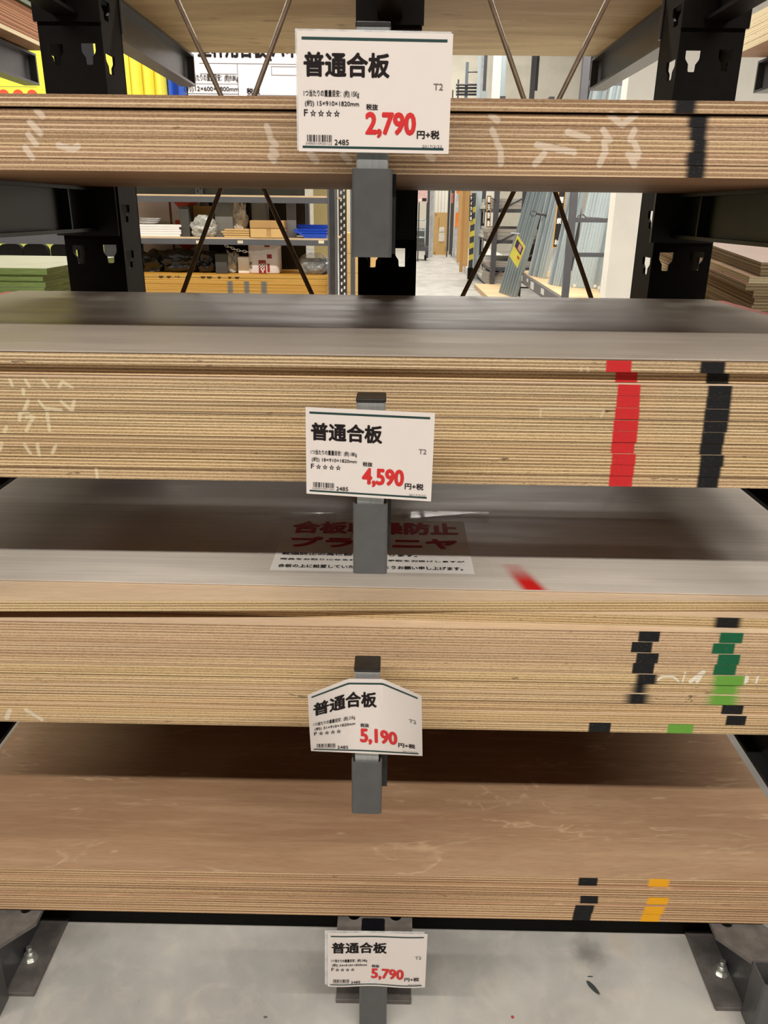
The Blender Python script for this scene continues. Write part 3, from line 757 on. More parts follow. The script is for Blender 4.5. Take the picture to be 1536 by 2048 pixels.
# our bay, upper back side: a stack seen from below
for k in range(4):
    board('softwood_sheet', -.93, .90, 1.19, 2.075, 2.0355+.0245*k, 2.0595+.0245*k, M['e24'], M['knotty'],
          label=('lowest softwood sheet overhead, its knotty underside showing above the uppermost price card' if k == 0 else f'{ORD[k]} softwood sheet up in the overhead stack above the uppermost price card'), cat='softwood sheet', group='softwood sheets overhead')
# left bay, upper back side
M['e12r'] = ply_edge('ply_edge_reddish', .020, 2.0, (176, 122, 84), (134, 84, 54), (196, 150, 112))
M['e12p'] = ply_edge('ply_edge_cream', .020, 3.0, (232, 216, 178), (206, 186, 144), (240, 228, 198))
cmat('greenpaint', (78, 92, 62), var=.1)
for k in range(8):
    board('reddish_board', -2.85, -1.275, 1.20, 2.07, 2.0355+.0135*k, 2.0483+.0135*k, M['e12p'] if k == 0 else M['e12r'], M['under'],
          label=('cream lowest board under the reddish stack at the top left corner' if k == 0 else f'{ORD[k]} reddish board up in the stack at the top left corner'), cat='board', group='reddish boards top left')
board('green_board', -2.85, -1.265, 1.16, 2.08, 2.0355+.109, 2.0355+.22, M['greenpaint'], M['greenpaint'], label='green edged thick board on the reddish stack at the top left', cat='board')
for k in range(5):
    board('cream_board', 1.205, 2.88, 1.20, 2.06, 2.0355+.021*k, 2.0558+.021*k, M['e12p'], M['lauan'], label=(f'{ORD[k]} cream board up in the stack at the top right corner' if k else 'lowest cream board of the stack at the top right corner'), cat='board', group='cream boards top right')
# left bay, green edged boards
M['egreen'] = plain('green_sprayed_edge', (162, 186, 108), .7, 0, .22, 14, (1, 1, 16))
M['gface'] = plain('pale_green_face', (246, 250, 238), .45, 0, .04, 8)
gz = 1.1405; ng = 10; gt = (1.331-gz)/ng
for k in range(ng):
    i = ng-1-k
    board('green_edged_board', -2.83+random.uniform(-.01, .01), (-1.055 if k < ng-1 else -1.035)+random.uniform(-.003, .003), 1.235+random.uniform(-.004, .004)-(.012 if k == ng-1 else 0), 1.86, gz+gt*k, gz+gt*(k+1)-.0008, M['egreen'], M['gface'],
          label=('topmost green edged board with pale face left of the rack' if i == 0 else 'bottom green edged board left of the rack' if k == 0 else f'{ORD[i]} green edged board down in the stack left of the rack'), cat='board', group='green edged boards at left')
# right bay, brown stack with a pink line
M['e12b'] = ply_edge('ply_edge_olive', .0185, 2.0, (176, 156, 118), (126, 106, 78), (206, 188, 150))
M['pinkface'] = plain('pink_face', (206, 146, 138), .6, 0, .08, 12)
nr = 12; rt = .0195; rtilt = .08
for k in range(nr):
    i = nr-1-k; off = random.uniform(-.006, .006)+(-.03 if i in (2, 3) else 0)
    o = board('brown_board', 1.03+off, 2.80, 0, .93, 0, rt-.0008, M['e12p'] if i == 2 else M['e12b'], cmat('blush_face', (226, 204, 192), var=.05) if i == 0 else M['pinkface'] if i == 3 else M['lauan'],
          label=('topmost brown board with pink face right of the rack' if i == 0 else 'bottom brown board right of the rack' if k == 0 else f'{ORD[i]} brown board down in the stack right of the rack'), cat='board', group='brown boards at right')
    o.location = (o.location[0], 1.125, 1.1445+rt*k); o.rotation_euler = (rtilt, 0, 0)
wedge = MB((1.352, 1.9, 1.14)); wedge.prism([(1.32, 1.2), (1.385, 1.2), (1.385, 2.04), (1.32, 2.04)], 1.1402, 1.1425).build('packing_strip', M['timber_p'] if 'timber_p' in M else M['lauan'], None, label='thin packing strip under the brown boards right of the rack', cat='packing strip')
# ------------------------------------------------------------------ beyond: big price sign, yellow and blue panels
SGY = 3.3
def sheetmap(u0, v0, u1, v1, Y):
    vm, um = (v0+v1)/2, (u0+u1)/2
    xa, xb = at(u0, vm, Y)[0], at(u1, vm, Y)[0]; za, zb = at(um, v0, Y)[2], at(um, v1, Y)[2]
    return quad_map((xa, Y, za), (xb, Y, za), (xb, Y, zb), (xa, Y, zb), (0, -1, 0))
def uvof(mpc, u, v): u0, v0, u1, v1 = mpc; return ((u-u0)/(u1-u0), (v-v0)/(v1-v0))
SR = (374, 40, 700, 262); mp = sheetmap(*SR, SGY); org = mp(.5, 1)
t = thing('price_sign', org, 'large white price sign hanging behind the rack, partly hidden by the uppermost price card', 'sign')
mb = MB(org); slab(mb, mp, 0, 0, 1, 1, -.004, 0); mb.build('sign_board', cmat('sign_white', (240, 236, 240), var=.01), t)
for u in (.88,):
    p = mp(u, 1); MB(org).box(p[0]-.015, p[0]+.015, p[1]+.004, p[1]+.03, 0, p[2]+.1).build('stand_leg', M['arm'], t)
def sw(body, a, b, c, d, bold, mat, name, **kw):
    mb = MB(org); u0, v0 = uvof(SR, a, b); u1, v1 = uvof(SR, c, d); write(mb, mp, body, u0, v0, u1, v1, bold, .001); mb.build(name, M[mat], t, **kw)
sw('型枠用合板(パネコート)', 398, 76, 690, 120, .035, 'ink', 'heading_lettering')
sw('1つ当たりの重量目安：(約)9.8Kg', 330+46, 147, 476, 163, .01, 'ink', 'weight_lettering')
sw('(約)12×600×1800mm', 366, 170, 476, 184, .01, 'ink', 'size_lettering')
sw('税抜', 492, 174, 519, 187, .03, 'ink', 'tax_lettering')
sw('1,180', 488, 193, 640, 240, .05, 'red', 'price_lettering', label='red price, mostly hidden')
def rule(a, b, c, d):
    mb = MB(org); u0, v0 = uvof(SR, a, b); u1, v1 = uvof(SR, c, d); patch(mb, mp, u0, v0, u1, v1, .0008); mb.build('rule_line', M['inkgrey'], t)
for r in [(400, 125, 595, 126), (400, 146, 474, 147), (364, 166, 476, 166.8), (364, 186, 476, 187), (475, 126, 476, 197), (492, 188, 595, 189), (543, 130, 544, 148), (543, 130, 600, 131), (543, 147, 600, 148)]: rule(*r)
def leaf(name, u0, v0, u1, v1, Y, mat, label, cat, group=None, ribs=5, depth=.02):
    vm, um = (v0+v1)/2, (u0+u1)/2
    xa, xb = at(u0, vm, Y)[0], at(u1, vm, Y)[0]; za, zb = at(um, v0, Y)[2], at(um, v1, Y)[2]
    n = ribs*6; pf = [(xa+(xb-xa)*i/n, Y-depth*.5*(1-math.cos(2*math.pi*ribs*i/n))) for i in range(n+1)]
    mb = MB((xa, Y, zb)); mb.prism([(x, y) for x, y in pf]+[(xb, Y+.012), (xa, Y+.012)], zb, za)
    return mb.build(name, M[mat], None, label=label, cat=cat, group=group)
cmat('yellow_pvc', (242, 226, 84), var=.05, nscale=4); cmat('blue_pvc', (50, 92, 190), var=.08, nscale=4); cmat('bluelight', (150, 180, 226), var=.05)
for i, (a, b) in enumerate([(196, 262), (263, 286), (287, 309), (310, 334)]):
    leaf('yellow_sheet_roll', a, 60, b, 300, 3.75+.01*i, 'yellow_pvc', ['first', 'second', 'third', 'last'][i]+' yellow plastic roll from the left upright, beside the blue rolls', 'plastic roll', 'yellow plastic rolls', 1, .05)
for i, (a, b) in enumerate([(335, 353), (354.5, 372)]):
    leaf('blue_sheet_roll', a, 60, b, 300, 3.8, 'blue_pvc', ['blue plastic roll next to the yellow rolls', 'blue plastic roll next to the large white price sign'][i], 'plastic roll', 'blue plastic rolls', 1, .05)
rb = at(280, 300, 3.75)[2]; rx0, rx1 = at(192, 300, 3.75)[0], at(374, 300, 3.75)[0]; pxs = at(222, 480, 3.8)[0]
t = thing('roll_stand', (pxs, 3.8, 0), 'stand carrying the yellow and blue plastic rolls, mostly hidden behind the left upright', 'stand'); o = (pxs, 3.8, 0)
MB(o).box(rx0, rx1, 3.70, 3.84, rb-.035, rb-.0045).build('ledge', M['arm'], t); MB(o).box(pxs-.03, pxs+.03, 3.75, 3.81, 0, rb-.035).build('post', M['arm'], t)
SR2 = (-120, 50, 128, 300); mp = sheetmap(*SR2, 3.62); org = mp(.5, 1)
t = thing('yellow_sign', org, 'bright yellow sign with a row of red discs left of the rack', 'sign')
mb = MB(org); slab(mb, mp, 0, 0, 1, 1, -.004, 0); mb.build('sign_board', cmat('sign_yellow', (250, 244, 70), var=.02), t)
for u in (-50, -22, 6, 35, 63):
    a, b = uvof(SR2, u, 186); mb = MB(org); k = [mp(a+.043*math.cos(2*math.pi*i/24), b+.043*math.sin(2*math.pi*i/24), .001) for i in range(24)]
    mb.add(k, [tuple(range(24))]); mb.build('red_disc', cmat('sign_red', (232, 78, 52), var=.03), t)
mb = MB(org); a, b = uvof(SR2, -110, 169.5); c, d = uvof(SR2, 74, 170.3); patch(mb, mp, a, b, c, d, .0008); mb.build('rule_line', M['inkgrey'], t)

# ------------------------------------------------------------------ beyond: dark grey boltless shelving and what lies on it
BY = 5.0
def px(u0, v0, u1, v1, Y):
    vm, um = (v0+v1)/2, (u0+u1)/2
    return at(u0, vm, Y)[0], at(u1, vm, Y)[0], at(um, v1, Y)[2], at(um, v0, Y)[2]
def pbox(name, u0, v0, u1, v1, Y, dep, mat, label=None, cat=None, group=None, parent=None, org=None, bevel=0, mats=None):
    xa, xb, z0, z1 = px(u0, v0, u1, v1, Y); mb = MB(org or (xa, Y, z0)); mb.box(xa, xb, Y, Y+dep, z0, z1)
    return mb.build(name, mats or M[mat], parent, bevel=bevel, label=label, cat=cat, group=group)
cmat('shelf_steel', (84, 84, 88), rough=.45, var=.06); cmat('shelf_wood', (206, 178, 140), rough=.7, var=.08, stretch=(1, 8, 1)); cmat('dark_back', (46, 44, 34), rough=.8, var=.2, nscale=3)
cmat('white_board', (240, 236, 232), var=.02); cmat('kraft', (206, 168, 108), rough=.75, var=.05, nscale=4); cmat('kraft_dark', (176, 138, 84), rough=.75, var=.06)
sx0, sx1 = -2.32, at(674, 500, BY)[0]
so = (sx1, BY, 0); shelf = thing('shelving_unit', so, 'dark grey boltless shelving unit with perforated posts beyond the left of the rack', 'shelving unit')
sh_z = [at(470, 475, BY)[2], at(470, 390, BY)[2]]
ztop = 2.6
def slotted(org, x0, x1, y, dep, z0, z1, face='front'):
    mb = MB(org)
    # an angle post with two rows of punched slots
    w = x1-x0; hs = []
    z = z0+.04
    while z < z1-.05:
        for s, dz in ((.3, 0), (.7, .022)):
            cx, cz = w*s, z+dz; hs.append([(cx-.006, cz-.012), (cx+.006, cz-.012), (cx+.009, cz+.012), (cx-.004, cz+.012)])
        z += .055
    fv, ff = holed_plate([(0, z0), (w, z0), (w, z1), (0, z1)], hs, .003)
    mb.add([(x0+a, y+c, b) for a, b, c in fv], ff)
    fv, ff = holed_plate([(0, z0), (dep, z0), (dep, z1), (0, z1)], [[(q[0]*dep/w, q[1]) for q in h] for h in hs], .003)
    mb.add([(x1+c, y+a, b) for a, b, c in fv], ff)
    return mb
px0 = at(656, 500, BY)[0]
slotted(so, px0, sx1, BY-.004, .055, 0, ztop).build('post', M['shelf_steel'], shelf)
slotted(so, at(678, 500, BY+.72)[0], at(693, 500, BY+.72)[0], BY+.72, .05, 0, ztop).build('post', M['arm'], shelf)
slotted(so, -1.64, -1.58, BY+.72, .05, 0, ztop).build('post', M['arm'], shelf)
slotted(so, sx0, sx0+.06, BY-.004, .055, 0, ztop).build('post', M['shelf_steel'], shelf)
for z in sh_z:
    MB(so).box(sx0+.06, px0, BY, BY+.02, z-.052, z-.012).build('beam', M['shelf_steel'], shelf)
    MB(so).box(sx0+.01, sx1-.01, BY+.003, BY+.72, z-.012, z).build('shelf_deck', M['shelf_wood'], shelf)
MB(so).box(sx0, -.75, BY+.77, BY+.78, .3, ztop).build('back_panel', M['dark_back'], shelf)
for u in (392, 475, 637):
    xa, xb, z0, z1 = px(u, 481, u+11, 487, BY-.002); MB(so).box(xa, xb, BY-.002, BY, z0, z1).build('price_tag', cmat('tag_cream', (214, 204, 176)), shelf)
SZ = sh_z[0]
def onshelf(name, u0, v0, u1, Y, dep, mat, label, cat, group=None, z=None, bevel=0, parent=None):
    z = SZ if z is None else z
    xa, xb, _, z1 = px(u0, v0, u1, 470, Y); z1 = at((u0+u1)/2, v0, Y)[2]
    return MB((xa, Y, z)).box(xa, xb, Y, Y+dep, z+.0004, z1).build(name, M[mat], parent, bevel=bevel, label=label, cat=cat, group=group)
# white boards in a pile, bowl shaped roll on them
xa, xb = at(272, 470, BY+.03)[0], at(361, 470, BY+.03)[0]; z1 = at(320, 449, BY+.03)[2]
for k in range(5):
    h = (z1-SZ)/5; MB((xa, BY, SZ+h*k)).box(xa+random.uniform(-.01, .01), xb+random.uniform(-.012, .008), BY+.03, BY+.28, SZ+h*k+.0003, SZ+h*(k+1)-.001).build('white_board', M['white_board'], None, bevel=.002,
        label=['bottom', 'second lowest', 'middle', 'second', 'topmost'][k]+' white board of the pile on the boltless shelf', cat='board', group='white boards on the boltless shelf')
xm, zt = at(300, 450, BY+.15)[0], z1
for k in range(3):
    prof = [(.05, 0), (.085, .016), (.086, .018), (.080, .018), (.048, .004)]
    mb = MB((xm, BY+.15, zt)); n = 24
    vs = [((xm+.01*k-.01)+r*math.cos(2*math.pi*i/n), BY+.15+r*math.sin(2*math.pi*i/n), zt+.0004+.013*k+h) for r, h in prof for i in range(n)]
    fs = [(j*n+i, j*n+(i+1) % n, (j+1)*n+(i+1) % n, (j+1)*n+i) for j in range(len(prof)-1) for i in range(n)]+[tuple(range(n))[::-1], tuple(range((len(prof)-1)*n, len(prof)*n))]
    mb.add(vs, fs, 0, True).build('plastic_tray', cmat('tray_grey', (206, 202, 200)), None, label=['lowest', 'middle', 'top'][k]+' grey round tray on the white board pile', cat='tray', group='round trays on the white boards')
# cartons behind
cmat('carton_white', (206, 196, 196), var=.04); cmat('carton_red', (196, 66, 40)); cmat('carton_edge', (120, 48, 40)); cmat('greysheet', (112, 110, 106), rough=.4, var=.08); cmat('greysheet_dark', (66, 64, 60), rough=.5, var=.1)
def carton(u0, v0, u1, v1, Y, label, red=None, z=None):
    xa, xb, z0, z1 = px(u0, v0, u1, v1, Y); z0 = SZ if z is None else z; t = thing('carton', (xa, Y, z0), label, 'carton', 'white cartons on the boltless shelf'); o = (xa, Y, z0)
    MB(o).box(xa, xb, Y, Y+.3, z0+.0004, z1).build('box', M['carton_white'], t)
    if red == 'edge': MB(o).box(xb-.014, xb+.001, Y-.001, Y+.01, z0+.001, z1).build('red_stripe', M['carton_edge'], t)
    if red == 'tri':
        w, h = xb-xa, z1-z0
        for k, pl in enumerate([[(.08, .92), (.95, .92), (.40, .60)], [(.1, .30), (.34, .30), (.34, .42), (.1, .42)], [(.1, .12), (.3, .12), (.3, .18), (.1, .18)]]):
            MB(o).add([(xa+w*a, Y-.0008, z0+h*b) for a, b in pl], [tuple(range(len(pl)))]).build('red_print', M['carton_red'], t)
carton(266, 396, 343, 470, BY+.30, 'big white carton with a dark red edge, behind the white board pile', 'edge')
carton(344, 397, 402, 470, BY+.30, 'white carton with orange red triangle print behind the plastic bag', 'tri')
onshelf('shelf_divider', 360, 413, 378, BY+.05, .30, 'greysheet_dark', 'dark grey upright divider left of the plastic bag', 'divider')
onshelf('shelf_divider', 430, 399, 465, BY+.10, .012, 'greysheet', 'wide grey upright divider right of the plastic bag', 'divider')
onshelf('shelf_divider', 496, 396, 503, BY+.4, .02, 'greysheet_dark', 'narrow dark divider behind the cardboard box', 'divider')
onshelf('shelf_divider', 573, 399, 592, BY+.12, .012, 'greysheet', 'pale grey upright divider left of the blue trays', 'divider')
onshelf('metal_case', 503, 400, 531, BY+.35, .2, 'alu', 'small brushed metal case standing behind the cardboard box', 'case', bevel=.003)
def blob(name, u0, v0, u1, v1, Y, dep, mat, label, cat, z=None, rough=.25, seed=1, sub=3):
    xa, xb, z0, z1 = px(u0, v0, u1, v1, Y); z0 = (SZ if z is None else z)
    import bmesh
    bm = bmesh.new(); bmesh.ops.create_icosphere(bm, subdivisions=sub+1, radius=1.0)
    from mathutils import noise as mn
    for v in bm.verts:
        p = v.co.copy(); q = max(-.72, p.z)
        n = mn.fractal(p*2.3+Vector((seed*7.1, seed*3.3, 0)), .9, 2.1, 5)*rough
        sc = 1+n
        v.co = Vector((math.copysign(abs(p.x)**.75, p.x)*sc*(xb-xa)/2, math.copysign(abs(p.y)**.75, p.y)*sc*dep/2, max(0, (q+.72)/1.72*(1+n*.8))*(z1-z0)))
    me = bpy.data.meshes.new(name); bm.to_mesh(me); bm.free(); me.materials.append(M[mat] if isinstance(mat, str) else mat)
    o = bpy.data.objects.new(name, me); o.location = ((xa+xb)/2, Y+dep/2, z0+.0005); put(o, None, label, cat); return o
cmat('film_grey', (168, 166, 158), rough=.22, var=.3, nscale=22, bump=.4); cmat('film_white', (222, 220, 214), rough=.3, var=.12, nscale=26, bump=.4); cmat('bag_black', (20, 20, 25), rough=.32, var=.1, nscale=14, bump=.15)
onshelf('cardboard_wad', 380, 412, 427, BY+.20, .12, 'kraft_dark', 'brown cardboard piece stuck behind the grey plastic bag', 'cardboard')
blob('plastic_bag', 377, 432, 431, 471, BY+.03, .16, 'film_grey', 'crumpled grey plastic bag on the boltless shelf between dark dividers', 'plastic bag', seed=2)
blob('plastic_bag', 460, 407, 490, 471, BY+.16, .16, 'film_white', 'crumpled white plastic bag beside the cardboard flats', 'plastic bag', seed=5, rough=.4)
xa, xb = at(443, 470, BY+.02)[0], at(499, 470, BY+.02)[0]
for k in range(4):
    MB((xa, BY, SZ)).box(xa+[.02, .012, .0, .024][k], xb, BY+.02, BY+.3, SZ+.0004+.0155*k, SZ+.0155*(k+1)-.003).build('cardboard_flat', M['kraft'], None, bevel=.002, label=['lowest', 'second lowest', 'second', 'topmost'][k]+' folded cardboard flat left of the cardboard box', cat='cardboard flat', group='cardboard flats')
xa, xb, z0, z1 = px(500, 441, 568, 470, BY); t = thing('cardboard_box', (xa, BY, SZ), 'tan cardboard box with a flap on the boltless shelf', 'box'); o = (xa, BY, SZ); zm = SZ+(z1-SZ)*.52
MB(o).box(xa, xb, BY-.006, BY+.3, SZ+.0004, zm).build('box', M['kraft'], t, bevel=.006)
MB(o).box(xa-.002, xb+.002, BY-.002, BY+.3, zm+.001, z1).build('flap', M['kraft_dark'], t, bevel=.008, label='folded upper flap in deeper tan')
MB(o).box((xa+xb)/2-.004, (xa+xb)/2+.03, BY-.0068, BY-.0062, SZ+.01, zm).build('tape_strip', M['kraft_dark'], t)
cmat('tray_blue', (40, 92, 224), rough=.35, var=.05)
for k in range(3):
    xa, xb = at(586+9*k, 465, BY)[0], at(654, 465, BY)[0]-.004*(2-k); z = SZ+.0004+.017*(2-k); h = .030
    mb = MB((xa, BY, z)); bw = .012
    mb.prism([(xa+bw, BY+.02), (xb-bw, BY+.02), (xb-bw, BY+.26), (xa+bw, BY+.26)], z, z+.003)
    for (p, q) in (((xa, BY), (xb, BY)), ((xb, BY), (xb, BY+.28)), ((xb, BY+.28), (xa, BY+.28)), ((xa, BY+.28), (xa, BY))):
        cx, cy = (xa+xb)/2, BY+.14
        inn = [(cx+(a-cx)*.86, cy+(b-cy)*.86) for a, b in (p, q)]
        hh = h if not (p[1] == q[1] == BY+.28) else h*1.9
        mb.add([(*inn[0], z), (*inn[1], z), (*q, z+hh), (*p, z+hh)], [(0, 1, 2, 3)]); mb.add([(*inn[0], z+.002), (*inn[1], z+.002), (q[0], q[1], z+hh+.001), (p[0], p[1], z+hh+.001)], [(3, 2, 1, 0)])
    mb.build('blue_tray', M['tray_blue'], None, label=['top', 'middle', 'lowest'][k]+' blue plastic tray nested by the shelving post', cat='tray', group='blue trays')
pbox('steel_column', 597, 395, 618, 470, BY+1.6, .1, 'shelf_steel', 'grey steel column seen beyond the blue trays', 'column', bevel=.004)
cmat('bamboo', (206, 186, 130), rough=.6, var=.1, nscale=60, stretch=(6, 1, .2))
xa, xb, z0, z1 = px(628, 380, 660, 560, BY+1.9); MB((xa, BY+1.9, 0)).box(xa, xb, BY+1.9, BY+1.95, 0, z1+.3).build('slatted_screen', M['bamboo'], None, label='pale slatted timber panel seen beyond the blue trays', cat='timber')
# orange form plywood on trestle beneath
M['eorange'] = ply_edge('ply_edge_orange', .022, 2.0, (214, 168, 84), (178, 126, 50), (232, 196, 116))
M['orange'] = plain('orange_coating', (214, 158, 62), .45, 0, .08, 6, (1, 5, 1))
OY = 5.04; ox0, ox1 = -2.24, at(654, 560, OY)[0]; oz1 = at(470, 549, OY)[2]; no = 9; ot = .024
P5 = Paint()
for a, b in ((455, 466), (488, 499), (522, 534)):
    for k in range(2, no): P5.block(k, at(a, 575, OY)[0], at(b, 575, OY)[0], (104, 106, 104), .02, 0, .85)
for a, b in ((317, 327), (333, 342), (350, 353), (355, 359), (371, 379), (401, 411), (413, 424), (435, 442), (456, 463), (469, 479)):
    P5.block(0, at(a, 551, OY)[0], at(b, 551, OY)[0], (60, 44, 26), .004, 0, .9, 0.0, .3); P5.block(1, at(a+1, 553, OY)[0], at(b-2, 553, OY)[0], (60, 44, 26), .004, 0, .8, .6, 1.0)
for a, b in ((372, 392), (396, 402), (428, 436), (470, 490), (500, 512)):
    P5.block(no-2, at(a, 592, OY)[0], at(b, 592, OY)[0], (50, 38, 24), .004, 0, .9, .3, 1.0)
for k in range(no):
    i = no-1-k; z = oz1-ot*(i+1)
    xc = (ox0+ox1)/2
    sheet('orange_plywood_sheet', xc+random.uniform(-.004, .002), OY+random.uniform(-.002, .004), z, ot-.0008, [M['eorange'], M['orange'], M['under']], (1, 1, 1), P5, i, 0, w=ox1-ox0, dep=.64,
          label=('topmost orange coated plywood sheet below the boltless shelf' if i == 0 else 'bottom orange coated plywood sheet below the boltless shelf' if k == 0 else f'{ORD[i]} orange coated plywood sheet down below the boltless shelf'), cat='plywood sheet', group='orange coated plywood sheets')
zb = oz1-ot*no
MB(so).box(sx0+.06, px0, BY, BY+.02, zb-.054, zb-.014).build('beam', M['shelf_steel'], shelf)
MB(so).box(sx0+.01, px0-.002, BY+.021, BY+.72, zb-.014, zb-.001).build('shelf_deck', M['shelf_wood'], shelf)
OZ = oz1
# lower shelf things standing on the orange plywood
def onor(*a, **k): return onshelf(*a, z=OZ, **k)
carton(288, 480, 350, 530, OY+.46, 'low white carton behind the black bags', 'edge', OZ)
carton(351, 480, 404, 530, OY+.47, 'low white carton with red print behind the black bags', 'tri', OZ)
blob('black_bag', 268, 503, 330, 536, OY+.12, .3, 'bag_black', 'shiny black bag on the orange plywood beside the left upright', 'bag', OZ, .2, 3)
blob('black_bag', 310, 501, 398, 536, OY+.10, .32, 'bag_black', 'wide lumpy black bag on the orange plywood', 'bag', OZ, .2, 6)
blob('black_bag', 385, 504, 436, 536, OY+.11, .3, 'bag_black', 'black bag on the orange plywood near the grey carton', 'bag', OZ, .2, 9)
onor('grey_carton', 428, 508, 452, OY+.08, .2, 'greysheet_dark', 'small dark grey carton right of the black bags', 'carton', bevel=.004)
blob('plastic_bag', 448, 507, 473, 536, OY+.12, .16, 'film_grey', 'grey plastic bag poking out right of the dark grey carton', 'plastic bag', OZ, .4, 12)
onor('white_block', 474, 514, 497, OY+.14, .12, 'white_board', 'small white block beside the white paper sack', 'block', bevel=.003)
# white sack with a red emblem
xa, xb, z0, z1 = px(496, 488, 557, 540, OY+.10); z0 = OZ; t = thing('paper_sack', ((xa+xb)/2, OY+.2, z0), 'white paper sack with red emblem on the orange plywood', 'sack'); o = ((xa+xb)/2, OY+.2, z0)
mb = MB(o); rr_ = rring((xa+xb)/2, OY+.2, (xb-xa)/2, .10, .035, 6); mb.prism(rr_, z0+.0004, z1, 0, True); mb.build('sack', cmat('sack_white', (214, 208, 206), var=.03), t, bevel=.012, seg=3)
def sk(x0, x1, a, b, mat, name, **kw):
    MB(o).box(xa+(xb-xa)*x0, xa+(xb-xa)*x1, OY+.0985, OY+.0995, z0+(z1-z0)*a, z0+(z1-z0)*b).build(name, mat, t, **kw)
sk(.34, .58, .02, .46, cmat('sack_red', (136, 30, 30)), 'red_emblem')
for a, b, c, d in [(.36, .56, .28, .33), (.38, .54, .20, .24), (.40, .44, .12, .36), (.49, .53, .12, .36), (.44, .49, .04, .14)]:
    MB(o).box(xa+(xb-xa)*a, xa+(xb-xa)*b, OY+.0975, OY+.0984, z0+(z1-z0)*c, z0+(z1-z0)*d).build('emblem_stroke', M['sack_white'], t)
for a, b, c, d in [(.62, .78, .52, .66), (.04, .12, .30, .40), (.04, .12, .18, .26), (.62, .70, .06, .34), (.55, .72, .90, .98)]:
    sk(a, b, c, d, M['sack_red'] if a > .5 else M['inkgrey'], 'print_mark')
# white plastic chain swagged in front of the sack
ch = [at(u, v, OY+.06) for u, v in [(450, 491), (462, 495), (474, 500), (486, 502.5), (498, 504), (512, 504), (526, 503), (540, 500), (552, 497), (562, 493)]]
t = thing('plastic_chain', ch[0], 'white plastic chain swagging in front of the white paper sack', 'chain'); cm = MB(ch[0])
pts = [Vector(ch[i]).lerp(Vector(ch[i+1]), f) for i in range(len(ch)-1) for f in (0, .5)]+[Vector(ch[-1])]
for i in range(len(pts)-1):
    a, b = pts[i], pts[i+1]; d = (b-a); mid = (a+b)/2; ax = d.normalized(); sd = Vector((0, 0, 1)) if i % 2 == 0 else Vector((0, 1, 0)); L = d.length*.66
    loop = [mid+ax*L*math.cos(2*math.pi*k/10)+sd*.0085*math.sin(2*math.pi*k/10) for k in range(10)]
    for k in range(10): cm.tube(loop[k], loop[(k+1) % 10], .0022, 6)
cm.build('chain_links', cmat('chain_white', (236, 234, 228)), t)
for p in (ch[0], ch[-1]):
    MB(ch[0]).tube(p, (p[0], p[1]+.05, SZ-.03), .003, 6).build('chain_hook', M['arm'], t)
xa, xb, z0, z1 = px(597, 511, 660, 540, OY+.10); cmat('navy_cloth', (24, 26, 40), rough=.6, var=.2)
MB((xa, OY+.1, OZ)).prism(rring((xa+xb)/2-.008, OY+.22, (xb-xa)/2-.018, .11, .02), OZ+.0005, z1-.03).build('navy_parcel', M['navy_cloth'], None, bevel=.006, label='navy parcel under clear film by the shelving post', cat='parcel')
blob('film_wrap', 592, 508, 660, 540, OY+.07, .27, clear_mat('wrap_film', (222, 226, 226), .35, .12), 'clear glossy film wrapped over the navy parcel', 'film wrap', OZ, .08, 4)
# the low frame at far left with dark rounded crates under its rail
xa, xb, z0, z1 = px(-150, 462, 132, 487, BY); fz = at(0, 530, BY+.1)[2]-.16
t = thing('low_frame', (-2.9, BY+.2, 0), 'grey rail of a low frame above the dark rounded crates left of the rack', 'frame'); o = (-2.9, BY+.2, 0)
MB(o).box(xa, -2.36, BY, BY+.02, z0, z1).build('rail', M['shelf_steel'], t)
for x in (xa+.03, -2.39): MB(o).box(x-.03, x+.03, BY+.36, BY+.42, 0, z1).build('leg', M['shelf_steel'], t)
for x in (xa+.03, -2.39): MB(o).box(x-.03, x+.03, BY+.021, BY+.06, 0, fz-.02).build('leg', M['shelf_steel'], t)
MB(o).box(xa, -2.36, BY+.021, BY+.42, fz-.02, fz).build('deck', M['shelf_wood'], t)
for i, (a, b) in enumerate([(-52, -4), (-1, 46), (47.5, 96), (102, 148)]):
    xa, xb, _, z1 = px(a, 488, b, 530, BY+.1); zc = (fz+z1)/2; hh = (z1-fz)/2
    pr = [(x, z) for x, z in rring(0, 0, (xb-xa)/2, hh, .05, 6)]
    mb = MB(((xa+xb)/2, BY+.1, fz)); mb.sweep(pr, ((xa+xb)/2, BY+.1, zc+.0005), ((xa+xb)/2, BY+.15, zc+.0005), (1, 0, 0))
    mb.build('rounded_crate', cmat('dark_cloth', (34, 30, 26), rough=.8, var=.3, nscale=20, stretch=(6, 1, 1)), None, label=['outermost dark rounded crate at the left picture edge', 'first dark rounded crate above the green edged boards', 'second dark rounded crate above the green edged boards', 'dark rounded crate half behind the left upright'][i], cat='crate', group='dark rounded crates')
MB((-3.5, 6.0, 0)).box(-5.2, -2.36, 6.0, 6.03, 0, 2.0).build('lime_board', cmat('lime', (222, 228, 110), var=.06), None, label='tall lime yellow board behind the dark rounded crates', cat='board')

# ------------------------------------------------------------------ unseen packs added on the back-side arms to keep light out of our stacks
for lev, (za, zb_) in enumerate(((.62, 1.10), (.16, .605))):
    for cx in XA: arm_mb(RO, cx, za-.001, UY+UD+.006, 2.05).build('arm', M['arm'], rack)
    MB((-.05, 1.2, za)).box(-.93, .86, 1.18, 2.03, za, zb_).build('board_pack', M['kraft_dark'], None, bevel=.004, label=['paper wrapped board pack on the back arms behind the creased card stack', 'paper wrapped board pack on the lowest back arms'][lev], cat='board pack')

